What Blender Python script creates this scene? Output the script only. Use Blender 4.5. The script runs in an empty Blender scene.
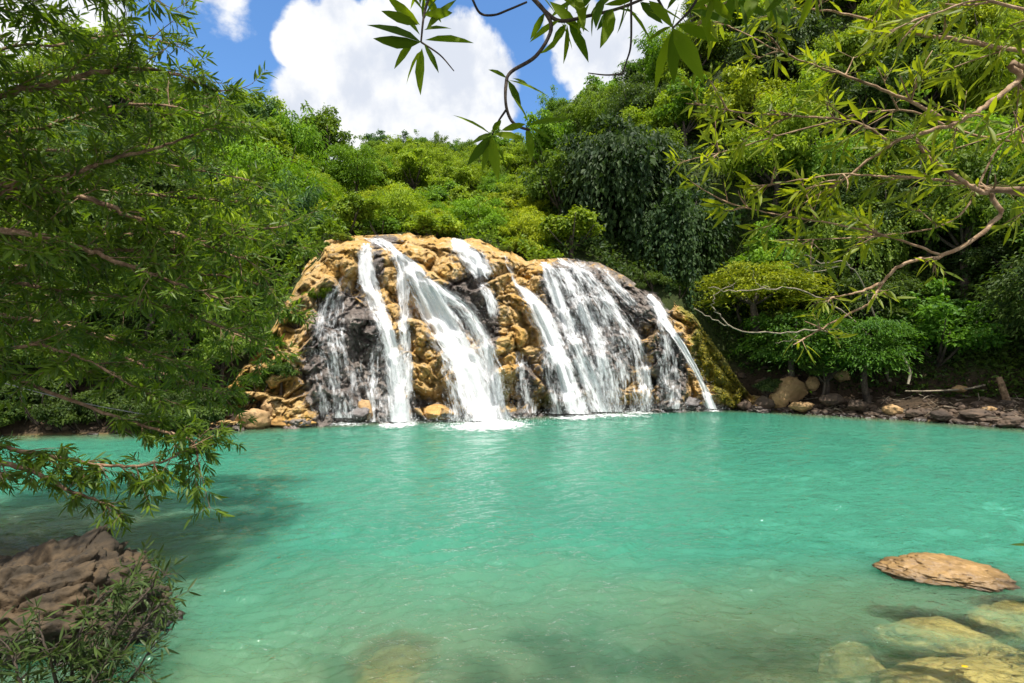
import bpy, math, random
import numpy as np
from mathutils import Vector

# ------------------------------------------------------------------ basics
SC = bpy.context.scene
COL = SC.collection
F, HZ, CH = 512.0, 360.0, 2.8          # focal length in pixels, horizon row, eye height
UP = np.array([0., 0., 1.])


def P(px, py, Y):
    px, py, Y = np.broadcast_arrays(np.asarray(px, float), np.asarray(py, float), np.asarray(Y, float))
    return np.stack([(px - 512) / F * Y, Y, CH + (HZ - py) / F * Y], -1)


def nrm(v):
    v = np.asarray(v, float)
    return v / np.maximum(np.linalg.norm(v, axis=-1, keepdims=True), 1e-9)


def smooth(a, b, x):
    t = np.clip((x - a) / (b - a), 0, 1)
    return t * t * (3 - 2 * t)


_perm = np.random.default_rng(7).permutation(256)
_perm = np.concatenate([_perm, _perm, _perm])
_grad = nrm(np.random.default_rng(8).normal(size=(256, 3)))


def perlin(p):
    p = np.asarray(p, float)
    i = np.floor(p).astype(int)
    f = p - i
    w = f * f * f * (f * (f * 6 - 15) + 10)
    i &= 255
    out = 0
    for dx in (0, 1):
        for dy in (0, 1):
            for dz in (0, 1):
                h = _perm[_perm[_perm[(i[..., 0] + dx) & 255] + ((i[..., 1] + dy) & 255)] + ((i[..., 2] + dz) & 255)]
                g = _grad[h]
                d = g[..., 0] * (f[..., 0] - dx) + g[..., 1] * (f[..., 1] - dy) + g[..., 2] * (f[..., 2] - dz)
                wx = w[..., 0] if dx else 1 - w[..., 0]
                wy = w[..., 1] if dy else 1 - w[..., 1]
                wz = w[..., 2] if dz else 1 - w[..., 2]
                out = out + d * wx * wy * wz
    return out * 1.5


def fbm(p, octv=4, gain=.5):
    a, s, out = 1., np.asarray(p, float), 0
    for k in range(octv):
        out = out + a * perlin(s)
        s = s * 2.03 + 17.3
        a *= gain
    return out


def cells(p):
    """distance to the edge of the nearest cell and a number that belongs to the cell"""
    p = np.asarray(p, float)
    i0 = np.floor(p).astype(int)
    f1 = np.full(p.shape[:-1], 9.)
    f2 = f1.copy()
    idn = np.zeros(p.shape[:-1])
    for dx in (-1, 0, 1):
        for dy in (-1, 0, 1):
            for dz in (-1, 0, 1):
                i = i0 + np.array([dx, dy, dz])
                j = i & 255
                h = _perm[_perm[_perm[j[..., 0]] + j[..., 1]] + j[..., 2]]
                q = i + .5 + _grad[h] * .45
                d = np.linalg.norm(p - q, axis=-1)
                near = d < f1
                f2 = np.where(near, f1, np.minimum(f2, d))
                idn = np.where(near, h / 255., idn)
                f1 = np.where(near, d, f1)
    return f2 - f1, idn


def billow(p, octv=4, gain=.5):
    a, s, out = 1., np.asarray(p, float), 0
    for k in range(octv):
        out = out + a * (np.abs(perlin(s)) * 2 - .5)
        s = s * 2.07 + 11.1
        a *= gain
    return out


class Geo:
    """vertex, triangle and quad arrays that become one mesh"""

    def __init__(s):
        s.V, s.T, s.Q, s.n, s.A = [], [], [], 0, {}

    def add(s, v, T=None, Q=None, **attr):
        v = np.asarray(v, float).reshape(-1, 3)
        if T is not None and len(T):
            s.T.append(np.asarray(T, int).reshape(-1, 3) + s.n)
        if Q is not None and len(Q):
            s.Q.append(np.asarray(Q, int).reshape(-1, 4) + s.n)
        s.V.append(v)
        for k, a in attr.items():
            s.A.setdefault(k, []).append((s.n, np.broadcast_to(np.asarray(a, float), (len(v),)).copy()))
        s.n += len(v)

    def mesh(s, name, mat, smooth_=True):
        V = np.concatenate(s.V)
        T = np.concatenate(s.T) if s.T else np.zeros((0, 3), int)
        Q = np.concatenate(s.Q) if s.Q else np.zeros((0, 4), int)
        me = bpy.data.meshes.new(name)
        me.vertices.add(len(V))
        me.vertices.foreach_set('co', V.astype(np.float32).ravel())
        me.loops.add(T.size + Q.size)
        me.loops.foreach_set('vertex_index', np.concatenate([T.ravel(), Q.ravel()]).astype(np.int32))
        me.polygons.add(len(T) + len(Q))
        st = np.concatenate([np.arange(len(T)) * 3, T.size + np.arange(len(Q)) * 4])
        me.polygons.foreach_set('loop_start', st.astype(np.int32))
        me.polygons.foreach_set('use_smooth', np.full(len(T) + len(Q), bool(smooth_)))
        for k, lst in s.A.items():
            arr = np.zeros(len(V), np.float32)
            for o, a in lst:
                arr[o:o + len(a)] = a
            at = me.attributes.new(k, 'FLOAT', 'POINT')
            at.data.foreach_set('value', arr)
        me.update(calc_edges=True)
        me.validate()
        if mat:
            me.materials.append(mat)
        return me

    def build(s, name, mat, parent=None, smooth_=True):
        return link(name, s.mesh(name, mat, smooth_), parent)


def link(name, me, parent=None):
    o = bpy.data.objects.new(name, me)
    COL.objects.link(o)
    if parent:
        o.parent = parent
    return o


def tag(o, label, cat, group=None, kind=None):
    if label:
        o['label'] = label
    if cat:
        o['category'] = cat
    if group:
        o['group'] = group
    if kind:
        o['kind'] = kind
    return o


def thing(name, loc, label, cat, group=None):
    o = bpy.data.objects.new(name, None)
    o.empty_display_size = .2
    COL.objects.link(o)
    o.location = loc
    bpy.context.view_layer.update()
    return tag(o, label, cat, group)


def grid_quads(nr, nc, wrap=False):
    r = np.arange(nr - 1)[:, None]
    c = np.arange(nc if wrap else nc - 1)[None, :]
    c2 = (c + 1) % nc
    return np.stack([r * nc + c, r * nc + c2, (r + 1) * nc + c2, (r + 1) * nc + c], -1).reshape(-1, 4)


def catmull(pts, per=6):
    p = np.asarray(pts, float)
    if len(p) < 3:
        t = np.linspace(0, 1, per + 1)[:, None]
        return p[0] + (p[1] - p[0]) * t
    e = np.concatenate([[2 * p[0] - p[1]], p, [2 * p[-1] - p[-2]]])
    out = []
    t = np.linspace(0, 1, per, endpoint=False)[:, None]
    for i in range(len(p) - 1):
        a, b, c, d = e[i:i + 4]
        out.append(.5 * (2 * b + (c - a) * t + (2 * a - 5 * b + 4 * c - d) * t ** 2 + (3 * b - a - 3 * c + d) * t ** 3))
    return np.concatenate(out + [p[-1:]])


def tube(g, pts, r0, r1, sides=6, bump=0., rng=None, **attr):
    pts = np.asarray(pts, float)
    n = len(pts)
    d = nrm(np.gradient(pts, axis=0))
    a = nrm(np.cross(d, np.array([.13, .31, .94]) if abs(d[0][2]) < .9 else np.array([1., .1, .05])))
    b = np.cross(d, a)
    r = np.linspace(1, 0, n) ** .8 * (r0 - r1) + r1
    ang = np.linspace(0, 2 * math.pi, sides, endpoint=False)
    rr = r[:, None] * np.ones(sides)
    if bump and rng is not None:
        rr = rr * (1 + bump * rng.normal(size=rr.shape))
    v = pts[:, None] + (a[:, None] * np.cos(ang)[None, :, None] + b[:, None] * np.sin(ang)[None, :, None]) * rr[..., None]
    cap = [[(n - 1) * sides, (n - 1) * sides + k, (n - 1) * sides + k + 1] for k in range(1, sides - 1)]
    g.add(v.reshape(-1, 3), T=cap, Q=grid_quads(n, sides, True), **attr)


def leaves(g, pos, axis, up, L, Wd, shade, near=False, droop=.15, fold=.2):
    """pos, axis, up: N x 3; L, Wd, shade: N.  near: folded lance-shaped leaf, else a folded rhombus."""
    pos, axis = np.asarray(pos, float), nrm(axis)
    N = len(pos)
    side = nrm(np.cross(axis, up))
    no = np.cross(side, axis)
    L = np.broadcast_to(L, (N,))[:, None]
    Wd = np.broadcast_to(Wd, (N,))[:, None] * .5
    shade = np.broadcast_to(shade, (N,))
    dr = np.broadcast_to(droop, (N,))[:, None]
    if not near:
        m = pos + axis * L * .42
        v = np.stack([pos, m + side * Wd + no * fold * Wd, pos + axis * L - no * dr * L, m - side * Wd + no * fold * Wd], 1)
        k = np.arange(N)[:, None] * 4
        T = np.concatenate([k + np.array([[0, 1, 2]]), k + np.array([[0, 2, 3]])])
        g.add(v.reshape(-1, 3), T=T, shade=np.repeat(shade, 4))
    else:
        rows = [pos]
        for s, w in ((.25, .8), (.52, 1.), (.8, .55)):
            c = pos + axis * L * s - no * dr * L * s * s
            rows += [c + side * Wd * w + no * fold * Wd * w, c, c - side * Wd * w + no * fold * Wd * w]
        rows.append(pos + axis * L - no * dr * L)
        v = np.stack(rows, 1)
        k = np.arange(N)[:, None] * 11
        T = np.concatenate([k + np.array([q]) for q in ([0, 2, 1], [0, 3, 2], [7, 8, 10], [8, 9, 10])])
        Q = np.concatenate([k + np.array([q]) for q in ([1, 2, 5, 4], [2, 3, 6, 5], [4, 5, 8, 7], [5, 6, 9, 8])])
        g.add(v.reshape(-1, 3), T=T, Q=Q, shade=np.repeat(shade, 11))


# ------------------------------------------------------------------ node helpers
class NT:
    def __init__(s, name):
        s.m = bpy.data.materials.new(name)
        s.m.use_nodes = True
        s.t = s.m.node_tree
        s.t.nodes.clear()
        s.out = s.t.nodes.new('ShaderNodeOutputMaterial')

    def n(s, typ, ins=None, **kw):
        nd = s.t.nodes.new(typ)
        for k, v in kw.items():
            setattr(nd, k, v)
        for k, v in (ins or {}).items():
            if isinstance(v, bpy.types.NodeSocket):
                s.t.links.new(v, nd.inputs[k])
            else:
                nd.inputs[k].default_value = v
        return nd

    def math(s, op, a, b=0., c=0., clamp=False):
        return s.n('ShaderNodeMath', {0: a, 1: b, 2: c}, operation=op, use_clamp=clamp).outputs[0]

    def mapr(s, v, a, b, c=0., d=1., typ='SMOOTHSTEP'):
        return s.n('ShaderNodeMapRange', {0: v, 1: a, 2: b, 3: c, 4: d}, interpolation_type=typ).outputs[0]

    def mix(s, f, a, b, typ='MIX'):
        nd = s.t.nodes.new('ShaderNodeMix')
        nd.data_type = 'RGBA'
        nd.blend_type = typ
        for i, v in ((0, f), (6, a), (7, b)):
            if isinstance(v, bpy.types.NodeSocket):
                s.t.links.new(v, nd.inputs[i])
            else:
                nd.inputs[i].default_value = v if i == 0 else (*v, 1.) if len(v) == 3 else v
        return nd.outputs[2]

    def noise(s, vec, scale, detail=4., rough=.55, dist=0.):
        return s.n('ShaderNodeTexNoise', {'Vector': vec, 'Scale': scale, 'Detail': detail, 'Roughness': rough, 'Distortion': dist}).outputs[0]

    def attr(s, name):
        return s.n('ShaderNodeAttribute', attribute_name=name).outputs['Fac']

    def pos(s):
        return s.n('ShaderNodeNewGeometry').outputs['Position']

    def obj(s):
        return s.n('ShaderNodeTexCoord').outputs['Object']

    def done(s, sh):
        s.t.links.new(sh, s.out.inputs['Surface'])
        return s.m


def leaf_material(name, colour=None, rough=.55, trans=.36, tip=(1.75, 1.45, .7), spec=.22):
    t = NT(name)
    if colour is None:
        base = t.n('ShaderNodeObjectInfo').outputs['Color']
    else:
        base = t.n('ShaderNodeRGB').outputs[0]
        base.default_value = (*colour, 1)
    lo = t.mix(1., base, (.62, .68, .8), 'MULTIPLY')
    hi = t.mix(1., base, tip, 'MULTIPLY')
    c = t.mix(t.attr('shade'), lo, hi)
    pr = t.n('ShaderNodeBsdfPrincipled', {'Base Color': c, 'Roughness': rough, 'Specular IOR Level': spec})
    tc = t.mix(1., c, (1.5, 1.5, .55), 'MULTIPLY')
    tr = t.n('ShaderNodeBsdfTranslucent', {'Color': tc})
    mx = t.n('ShaderNodeMixShader', {0: trans, 1: pr.outputs[0], 2: tr.outputs[0]})
    return t.done(mx.outputs[0])


def bark_material(name, c1, c2, scale=30.):
    t = NT(name)
    p = t.obj()
    n1 = t.noise(p, scale, 5., .65)
    n2 = t.noise(p, scale * .17, 3.)
    c = t.mix(t.mapr(n1, .35, .65), c1, c2)
    c = t.mix(t.mapr(n2, .45, .7), c, tuple(x * .45 for x in c1))
    bp = t.n('ShaderNodeBump', {'Strength': .5, 'Distance': .02, 'Height': n1})
    return t.done(t.n('ShaderNodeBsdfPrincipled', {'Base Color': c, 'Roughness': .85, 'Normal': bp.outputs[0]}).outputs[0])


def rock_material(name, c1, c2, c3, wet_z=None, scale=1., rough=.85):
    """c1 body, c2 second tone, c3 dark in the pits and stains"""
    t = NT(name)
    p = t.pos()
    n1 = t.noise(p, 1.7 * scale, 6., .6, .4)
    n2 = t.noise(p, 8. * scale, 6., .7)
    n3 = t.noise(p, .6 * scale, 3.)
    c = t.mix(t.mapr(n1, .38, .62), c1, c2)
    c = t.mix(t.mapr(n2, .5, .72), c, c3)
    c = t.mix(t.mapr(n3, .5, .7), c, tuple(x * .6 for x in c2))
    rg = rough
    if wet_z is not None:
        z = t.n('ShaderNodeSeparateXYZ', {0: p}).outputs[2]
        z = t.math('ADD', z, t.math('MULTIPLY', t.math('SUBTRACT', n1, .5), .3))
        w = t.mapr(z, wet_z + .12, wet_z)
        c = t.mix(w, c, t.mix(1., c, (.33, .33, .33), 'MULTIPLY'))
        rg = t.mapr(z, wet_z, wet_z + .12, .3, rough)
    bp = t.n('ShaderNodeBump', {'Strength': .7, 'Distance': .06 / scale, 'Height': n2})
    return t.done(t.n('ShaderNodeBsdfPrincipled', {'Base Color': c, 'Roughness': rg, 'Normal': bp.outputs[0]}).outputs[0])


# ------------------------------------------------------------------ camera, light, sky
cam = bpy.data.cameras.new('camera')
co = bpy.data.objects.new('camera', cam)
COL.objects.link(co)
co.location = (0, 0, CH)
co.rotation_euler = (math.pi / 2, 0, 0)
cam.sensor_width, cam.lens = 36., 18.
cam.shift_y = (HZ - 341.5) / 1024
cam.clip_start, cam.clip_end = .05, 2000
SC.camera = co

SUN = nrm(np.array([.14, -.34, .93]))
el = math.asin(SUN[2])
sl = bpy.data.lights.new('sun', 'SUN')
sl.energy, sl.angle, sl.color = 4.8, math.radians(.53), (1., .95, .86)
so = bpy.data.objects.new('sun', sl)
COL.objects.link(so)
so.rotation_euler = Vector(SUN).to_track_quat('Z', 'Y').to_euler()
so.location = (0, 0, 60)

w = bpy.data.worlds.new('World')
SC.world = w
w.use_nodes = True
wt = w.node_tree
wt.nodes.clear()
t = NT.__new__(NT)
t.t = wt
wo = wt.nodes.new('ShaderNodeOutputWorld')
sky = t.n('ShaderNodeTexSky', sky_type='NISHITA', sun_disc=False, sun_elevation=el, sun_rotation=math.atan2(SUN[0], SUN[1]), air_density=1., dust_density=.5, ozone_density=1.2)
dirv = t.n('ShaderNodeTexCoord').outputs['Generated']
nz = t.noise(dirv, 5.5, 9., .58, .15)
nz2 = t.noise(t.n('ShaderNodeVectorMath', {0: dirv, 1: (.03, 0., .07)}, operation='ADD').outputs[0], 5.5, 7., .55, .15)
val = None
for px, py, r, k in ((322, 45, .075, 1.), (296, 48, .04, 1.), (395, 75, .125, 1.), (400, 120, .15, 1.), (472, 100, .1, 1.), (440, 70, .09, 1.), (330, 110, .1, 1.), (340, 18, .045, 1.), (425, 55, .065, 1.), (350, 70, .1, 1.),
                     (600, 55, .075, 1.), (640, 10, .07, 1.), (575, 25, .05, 1.), (690, -20, .12, 1.), (615, 95, .08, 1.), (225, -8, .06, .35), (20, 20, .15, 1.), (60, 120, .18, 1.)):
    c = nrm(np.array([(px - 512) / F, 1., (HZ - py) / F]))
    d = t.n('ShaderNodeVectorMath', {0: dirv, 1: tuple(c)}, operation='DISTANCE').outputs['Value']
    v = t.math('MULTIPLY', t.math('SUBTRACT', 1., t.math('DIVIDE', d, r)), k)
    val = v if val is None else t.math('MAXIMUM', val, v)
zz = t.n('ShaderNodeSeparateXYZ', {0: dirv}).outputs
big = t.math('SUBTRACT', t.noise(dirv, 2.2, 3.), .5)
far_ = t.math('SUBTRACT', t.math('ADD', t.math('MULTIPLY', big, 3.5), .55), t.math('MULTIPLY', t.mapr(zz[1], .0, .3, 0., 3.), t.mapr(zz[2], .66, .6)))
val = t.math('MAXIMUM', t.math('MAXIMUM', val, -1.), far_)
mask = t.mapr(t.math('ADD', val, t.math('MULTIPLY', t.math('SUBTRACT', nz, .5), 1.5)), .02, .2)
sh = t.mapr(t.math('SUBTRACT', nz2, nz), -.1, .12)
ccol = t.mix(sh, (.63, .635, .64), (.45, .48, .54))
bg1 = t.n('ShaderNodeBackground', {'Color': t.mix(1., sky.outputs[0], (.7, 1., 1.25), 'MULTIPLY'), 'Strength': .115})
bg2 = t.n('ShaderNodeBackground', {'Color': ccol, 'Strength': 1.})
mx = t.n('ShaderNodeMixShader', {0: mask, 1: bg1.outputs[0], 2: bg2.outputs[0]})
wt.links.new(mx.outputs[0], wo.inputs[0])

vs = SC.view_settings
vs.view_transform, vs.look, vs.gamma, vs.exposure = 'Standard', 'None', 1., .75
vs.use_curve_mapping = False
SC.cycles.use_denoising = True
SC.cycles.max_bounces = 7
SC.cycles.diffuse_bounces = 3
SC.cycles.glossy_bounces = 2
SC.cycles.transmission_bounces = 3
SC.cycles.transparent_max_bounces = 24
SC.cycles.caustics_reflective = False
SC.cycles.caustics_refractive = False

# ------------------------------------------------------------------ materials
M = {}
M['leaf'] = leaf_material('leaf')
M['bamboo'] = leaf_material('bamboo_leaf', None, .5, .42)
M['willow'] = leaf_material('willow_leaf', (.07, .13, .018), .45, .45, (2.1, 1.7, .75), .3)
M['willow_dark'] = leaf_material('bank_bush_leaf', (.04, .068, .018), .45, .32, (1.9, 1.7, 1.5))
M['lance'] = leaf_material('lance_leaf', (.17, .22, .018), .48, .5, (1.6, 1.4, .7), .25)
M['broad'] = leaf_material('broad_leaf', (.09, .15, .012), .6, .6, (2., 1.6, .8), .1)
M['bark'] = bark_material('brown_bark', (.16, .085, .04), (.3, .2, .12))
M['bark_dark'] = bark_material('dark_bark', (.035, .025, .018), (.09, .065, .045))
M['bark_light'] = bark_material('light_bark', (.26, .15, .075), (.4, .28, .17))
M['bark_pale'] = bark_material('pale_bark', (.3, .25, .18), (.46, .4, .3))
M['bark_grey'] = bark_material('grey_bark', (.2, .16, .11), (.3, .25, .18))
M['culm'] = bark_material('culm_skin', (.05, .06, .02), (.09, .09, .035))
M['tan_rock'] = rock_material('tan_rock', (.42, .27, .13), (.33, .2, .085), (.1, .065, .035), .05)
M['orange_rock'] = rock_material('orange_rock', (.5, .3, .1), (.4, .22, .06), (.14, .085, .035), .03)
M['grey_rock'] = rock_material('grey_wet_rock', (.17, .15, .145), (.11, .095, .09), (.045, .04, .04), .3, 1., .5)
M['dark_rock'] = rock_material('brown_rock', (.085, .055, .027), (.036, .025, .013), (.012, .009, .007), .1, 1.7)  # dark base and contrasting patches stand in for dappled shade
M['bank_rock'] = rock_material('bank_rock', (.11, .072, .046), (.06, .04, .027), (.025, .018, .013), .05)
M['sunk_rock'] = rock_material('algae_rock', (.52, .35, .13), (.36, .24, .08), (.12, .09, .04), None, 1.6)
M['flat_rock'] = rock_material('flat_rock', (.34, .205, .075), (.24, .145, .055), (.1, .06, .03), .03, 2.2, .38)


def cliff_material():
    t = NT('travertine')
    p = t.pos()
    n1 = t.noise(p, .9, 6., .62, .5)
    n2 = t.noise(p, 4.5, 6., .68)
    n3 = t.noise(p, 16., 4., .6)
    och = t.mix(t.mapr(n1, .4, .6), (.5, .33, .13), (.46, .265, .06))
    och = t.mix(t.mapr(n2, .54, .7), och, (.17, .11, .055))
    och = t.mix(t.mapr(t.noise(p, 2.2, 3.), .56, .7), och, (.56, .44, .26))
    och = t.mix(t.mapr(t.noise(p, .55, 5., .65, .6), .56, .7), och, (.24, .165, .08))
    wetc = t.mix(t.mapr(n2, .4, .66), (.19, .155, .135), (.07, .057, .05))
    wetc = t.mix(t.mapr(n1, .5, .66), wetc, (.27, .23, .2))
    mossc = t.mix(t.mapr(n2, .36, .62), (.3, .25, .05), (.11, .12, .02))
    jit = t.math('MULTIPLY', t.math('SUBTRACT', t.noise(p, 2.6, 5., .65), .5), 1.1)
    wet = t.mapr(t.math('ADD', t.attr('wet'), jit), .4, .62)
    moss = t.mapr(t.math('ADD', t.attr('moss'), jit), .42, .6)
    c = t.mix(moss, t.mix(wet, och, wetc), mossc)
    bp = t.n('ShaderNodeBump', {'Strength': .9, 'Distance': .22, 'Height': n2})
    bp2 = t.n('ShaderNodeBump', {'Strength': .7, 'Distance': .06, 'Height': n3, 'Normal': bp.outputs[0]})
    rg = t.mapr(wet, 0., 1., .85, .38)
    return t.done(t.n('ShaderNodeBsdfPrincipled', {'Base Color': c, 'Roughness': rg, 'Normal': bp2.outputs[0]}).outputs[0])


def fall_material(name, k1=1.7, k2=1.5, top=.95):
    t = NT(name)
    cv = t.n('ShaderNodeCombineXYZ', {0: t.math('MULTIPLY', t.attr('fu'), 4.), 1: t.math('MULTIPLY', t.attr('fv'), .5), 2: t.attr('fs')}).outputs[0]
    cv2 = t.n('ShaderNodeCombineXYZ', {0: t.math('MULTIPLY', t.attr('fu'), 11.), 1: t.math('MULTIPLY', t.attr('fv'), 2.6), 2: t.attr('fs')}).outputs[0]
    n1 = t.noise(cv, 1., 3., .6, .6)
    n2 = t.noise(cv2, 1., 4., .65, .4)
    a = t.math('ADD', t.attr('dens'), t.math('ADD', t.math('MULTIPLY', t.math('SUBTRACT', n1, .5), k1), t.math('MULTIPLY', t.math('SUBTRACT', n2, .5), k2)))
    alpha = t.mapr(a, .2, .95, 0., top)
    bp = t.n('ShaderNodeBump', {'Strength': .6, 'Distance': .12, 'Height': t.math('ADD', n1, n2)})
    df = t.n('ShaderNodeBsdfDiffuse', {'Color': (.86, .88, .9, 1), 'Normal': bp.outputs[0]})
    tl = t.n('ShaderNodeBsdfTranslucent', {'Color': (.86, .88, .9, 1)})
    wsh = t.n('ShaderNodeMixShader', {0: .3, 1: df.outputs[0], 2: tl.outputs[0]})
    tp = t.n('ShaderNodeBsdfTransparent')
    return t.done(t.n('ShaderNodeMixShader', {0: alpha, 1: tp.outputs[0], 2: wsh.outputs[0]}).outputs[0])


def foam_material():
    t = NT('foam')
    p = t.pos()
    n1 = t.noise(p, 3.4, 7., .75, .8)
    a = t.math('ADD', t.math('MULTIPLY', t.attr('dens'), .8), t.math('MULTIPLY', t.math('SUBTRACT', n1, .5), 2.4))
    alpha = t.mapr(a, .25, 1.1, 0., .9)
    df = t.n('ShaderNodeBsdfDiffuse', {'Color': (.84, .88, .88, 1)})
    tp = t.n('ShaderNodeBsdfTransparent')
    return t.done(t.n('ShaderNodeMixShader', {0: alpha, 1: tp.outputs[0], 2: df.outputs[0]}).outputs[0])


def water_material():
    t = NT('pool_water')
    p = t.pos()
    mp = t.n('ShaderNodeMapping', {'Vector': p, 'Scale': (1., 1.5, 1.)}).outputs[0]
    b1 = t.noise(mp, 1.1, 3., .5, .6)
    b2 = t.noise(mp, 4.2, 4., .6, .8)
    b3 = t.noise(mp, 14., 3., .6, .4)
    hgt = t.math('ADD', t.math('MULTIPLY', b1, .5), t.math('ADD', t.math('MULTIPLY', b2, .3), t.math('MULTIPLY', b3, .09)))
    bp = t.n('ShaderNodeBump', {'Strength': 1., 'Distance': .2, 'Height': hgt})
    big = t.noise(p, .16, 3.)
    dep = t.attr('depth')
    deep = t.mapr(dep, .35, 1.7)
    body = t.mix(deep, (.125, .22, .12), (.042, .198, .13))
    body = t.mix(t.mapr(big, .4, .68), body, t.mix(1., body, (.8, .9, .92), 'MULTIPLY'))
    op = t.math('SUBTRACT', 1., t.math('POWER', 2.718, t.math('MULTIPLY', dep, -1.35)), clamp=True)
    df = t.n('ShaderNodeBsdfPrincipled', {'Base Color': body, 'Roughness': 1., 'Specular IOR Level': 0., 'Normal': bp.outputs[0], 'Subsurface Weight': 1., 'Subsurface Radius': (.5, 1., .85), 'Subsurface Scale': 1.3}, subsurface_method='BURLEY')
    tp = t.n('ShaderNodeBsdfTransparent', {'Color': (.86, .95, .85, 1)})
    b = t.n('ShaderNodeMixShader', {0: op, 1: tp.outputs[0], 2: df.outputs[0]})
    gl = t.n('ShaderNodeBsdfGlossy', {'Color': (1, 1, 1, 1), 'Roughness': .04, 'Normal': bp.outputs[0]})
    fr = t.n('ShaderNodeFresnel', {'IOR': 1.33, 'Normal': bp.outputs[0]})
    return t.done(t.n('ShaderNodeMixShader', {0: fr.outputs[0], 1: b.outputs[0], 2: gl.outputs[0]}).outputs[0])


def ground_material():
    t = NT('forest_floor')
    p = t.pos()
    n1 = t.noise(p, .8, 6., .65, .3)
    n2 = t.noise(p, 6., 5., .7)
    c = t.mix(t.mapr(n1, .4, .62), (.045, .032, .02), (.08, .055, .035))
    c = t.mix(t.mapr(n2, .48, .66), c, (.02, .016, .012))
    z = t.n('ShaderNodeSeparateXYZ', {0: p}).outputs[2]
    green = t.mapr(t.math('ADD', z, t.math('MULTIPLY', n1, 3.)), 3., 5.)
    c = t.mix(green, c, t.mix(t.mapr(n2, .4, .6), (.025, .035, .012), (.04, .055, .014)))
    under = t.mapr(z, .1, -.1)
    c = t.mix(under, c, t.mix(t.mapr(n2, .4, .6), (.3, .22, .1), (.18, .15, .06)))
    bp = t.n('ShaderNodeBump', {'Strength': .9, 'Distance': .15, 'Height': n2})
    return t.done(t.n('ShaderNodeBsdfPrincipled', {'Base Color': c, 'Roughness': .95, 'Specular IOR Level': .15, 'Normal': bp.outputs[0]}).outputs[0])


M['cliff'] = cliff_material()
M['fall'] = fall_material('falling_water')
M['veil'] = fall_material('thin_water_veil', .9, 1.1, .5)
M['foam'] = foam_material()
M['water'] = water_material()
M['ground'] = ground_material()
t = NT('water_drop')
M['drop'] = t.done(t.n('ShaderNodeBsdfDiffuse', {'Color': (.85, .87, .88, 1)}).outputs[0])
t = NT('rope')
M['rope'] = t.done(t.n('ShaderNodeBsdfPrincipled', {'Base Color': (.35, .35, .36, 1), 'Roughness': .6}).outputs[0])
M['yellow'] = leaf_material('yellow_leaf', (.6, .42, .02), .5, .2)

# ------------------------------------------------------------------ terrain
K = CH * F


def tab(pts):
    a = np.array(sorted(pts), float)
    return lambda u, j=1: np.interp(u, a[:, 0], a[:, j])


shore_py = tab([(-300, 470), (0, 436), (120, 434), (240, 430), (300, 426), (380, 422), (480, 420), (530, 417), (570, 415), (650, 411.5), (715, 410), (760, 411), (800, 414), (900, 420), (1024, 429), (1400, 455)])
shoreY = lambda u: K / (shore_py(u) - HZ)
# top edge of the rock: column, row, how far back of its foot
lip_t = tab([(-300, 345, 4), (0, 352, 3), (150, 372, 2.5), (205, 402, 1.6), (235, 378, 2), (262, 345, 2.6), (285, 305, 3.2), (305, 268, 3.8), (325, 242, 4.2), (350, 236, 4.6), (400, 234, 4.8), (445, 237, 4.8), (480, 240, 4.8),
             (505, 250, 4.4), (530, 260, 4), (565, 258, 4), (600, 263, 3.8), (625, 276, 3.4), (645, 290, 3), (670, 297, 2.8), (695, 317, 2.4), (720, 352, 2.), (738, 378, 1.7), (752, 396, 1.5), (770, 398, 1.8), (850, 396, 2.6), (1024, 394, 3), (1400, 380, 4)])
crest_t = tab([(-400, 90, 45), (-100, 88, 45), (100, 100, 50), (250, 152, 60), (300, 166, 66), (345, 172, 80), (400, 165, 85), (470, 166, 85), (520, 160, 78), (560, 142, 66), (600, 118, 60), (640, 92, 56), (680, 45, 52), (720, 0, 50), (800, -60, 50), (900, -90, 48), (1100, -90, 46), (1500, -60, 44)])


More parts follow.
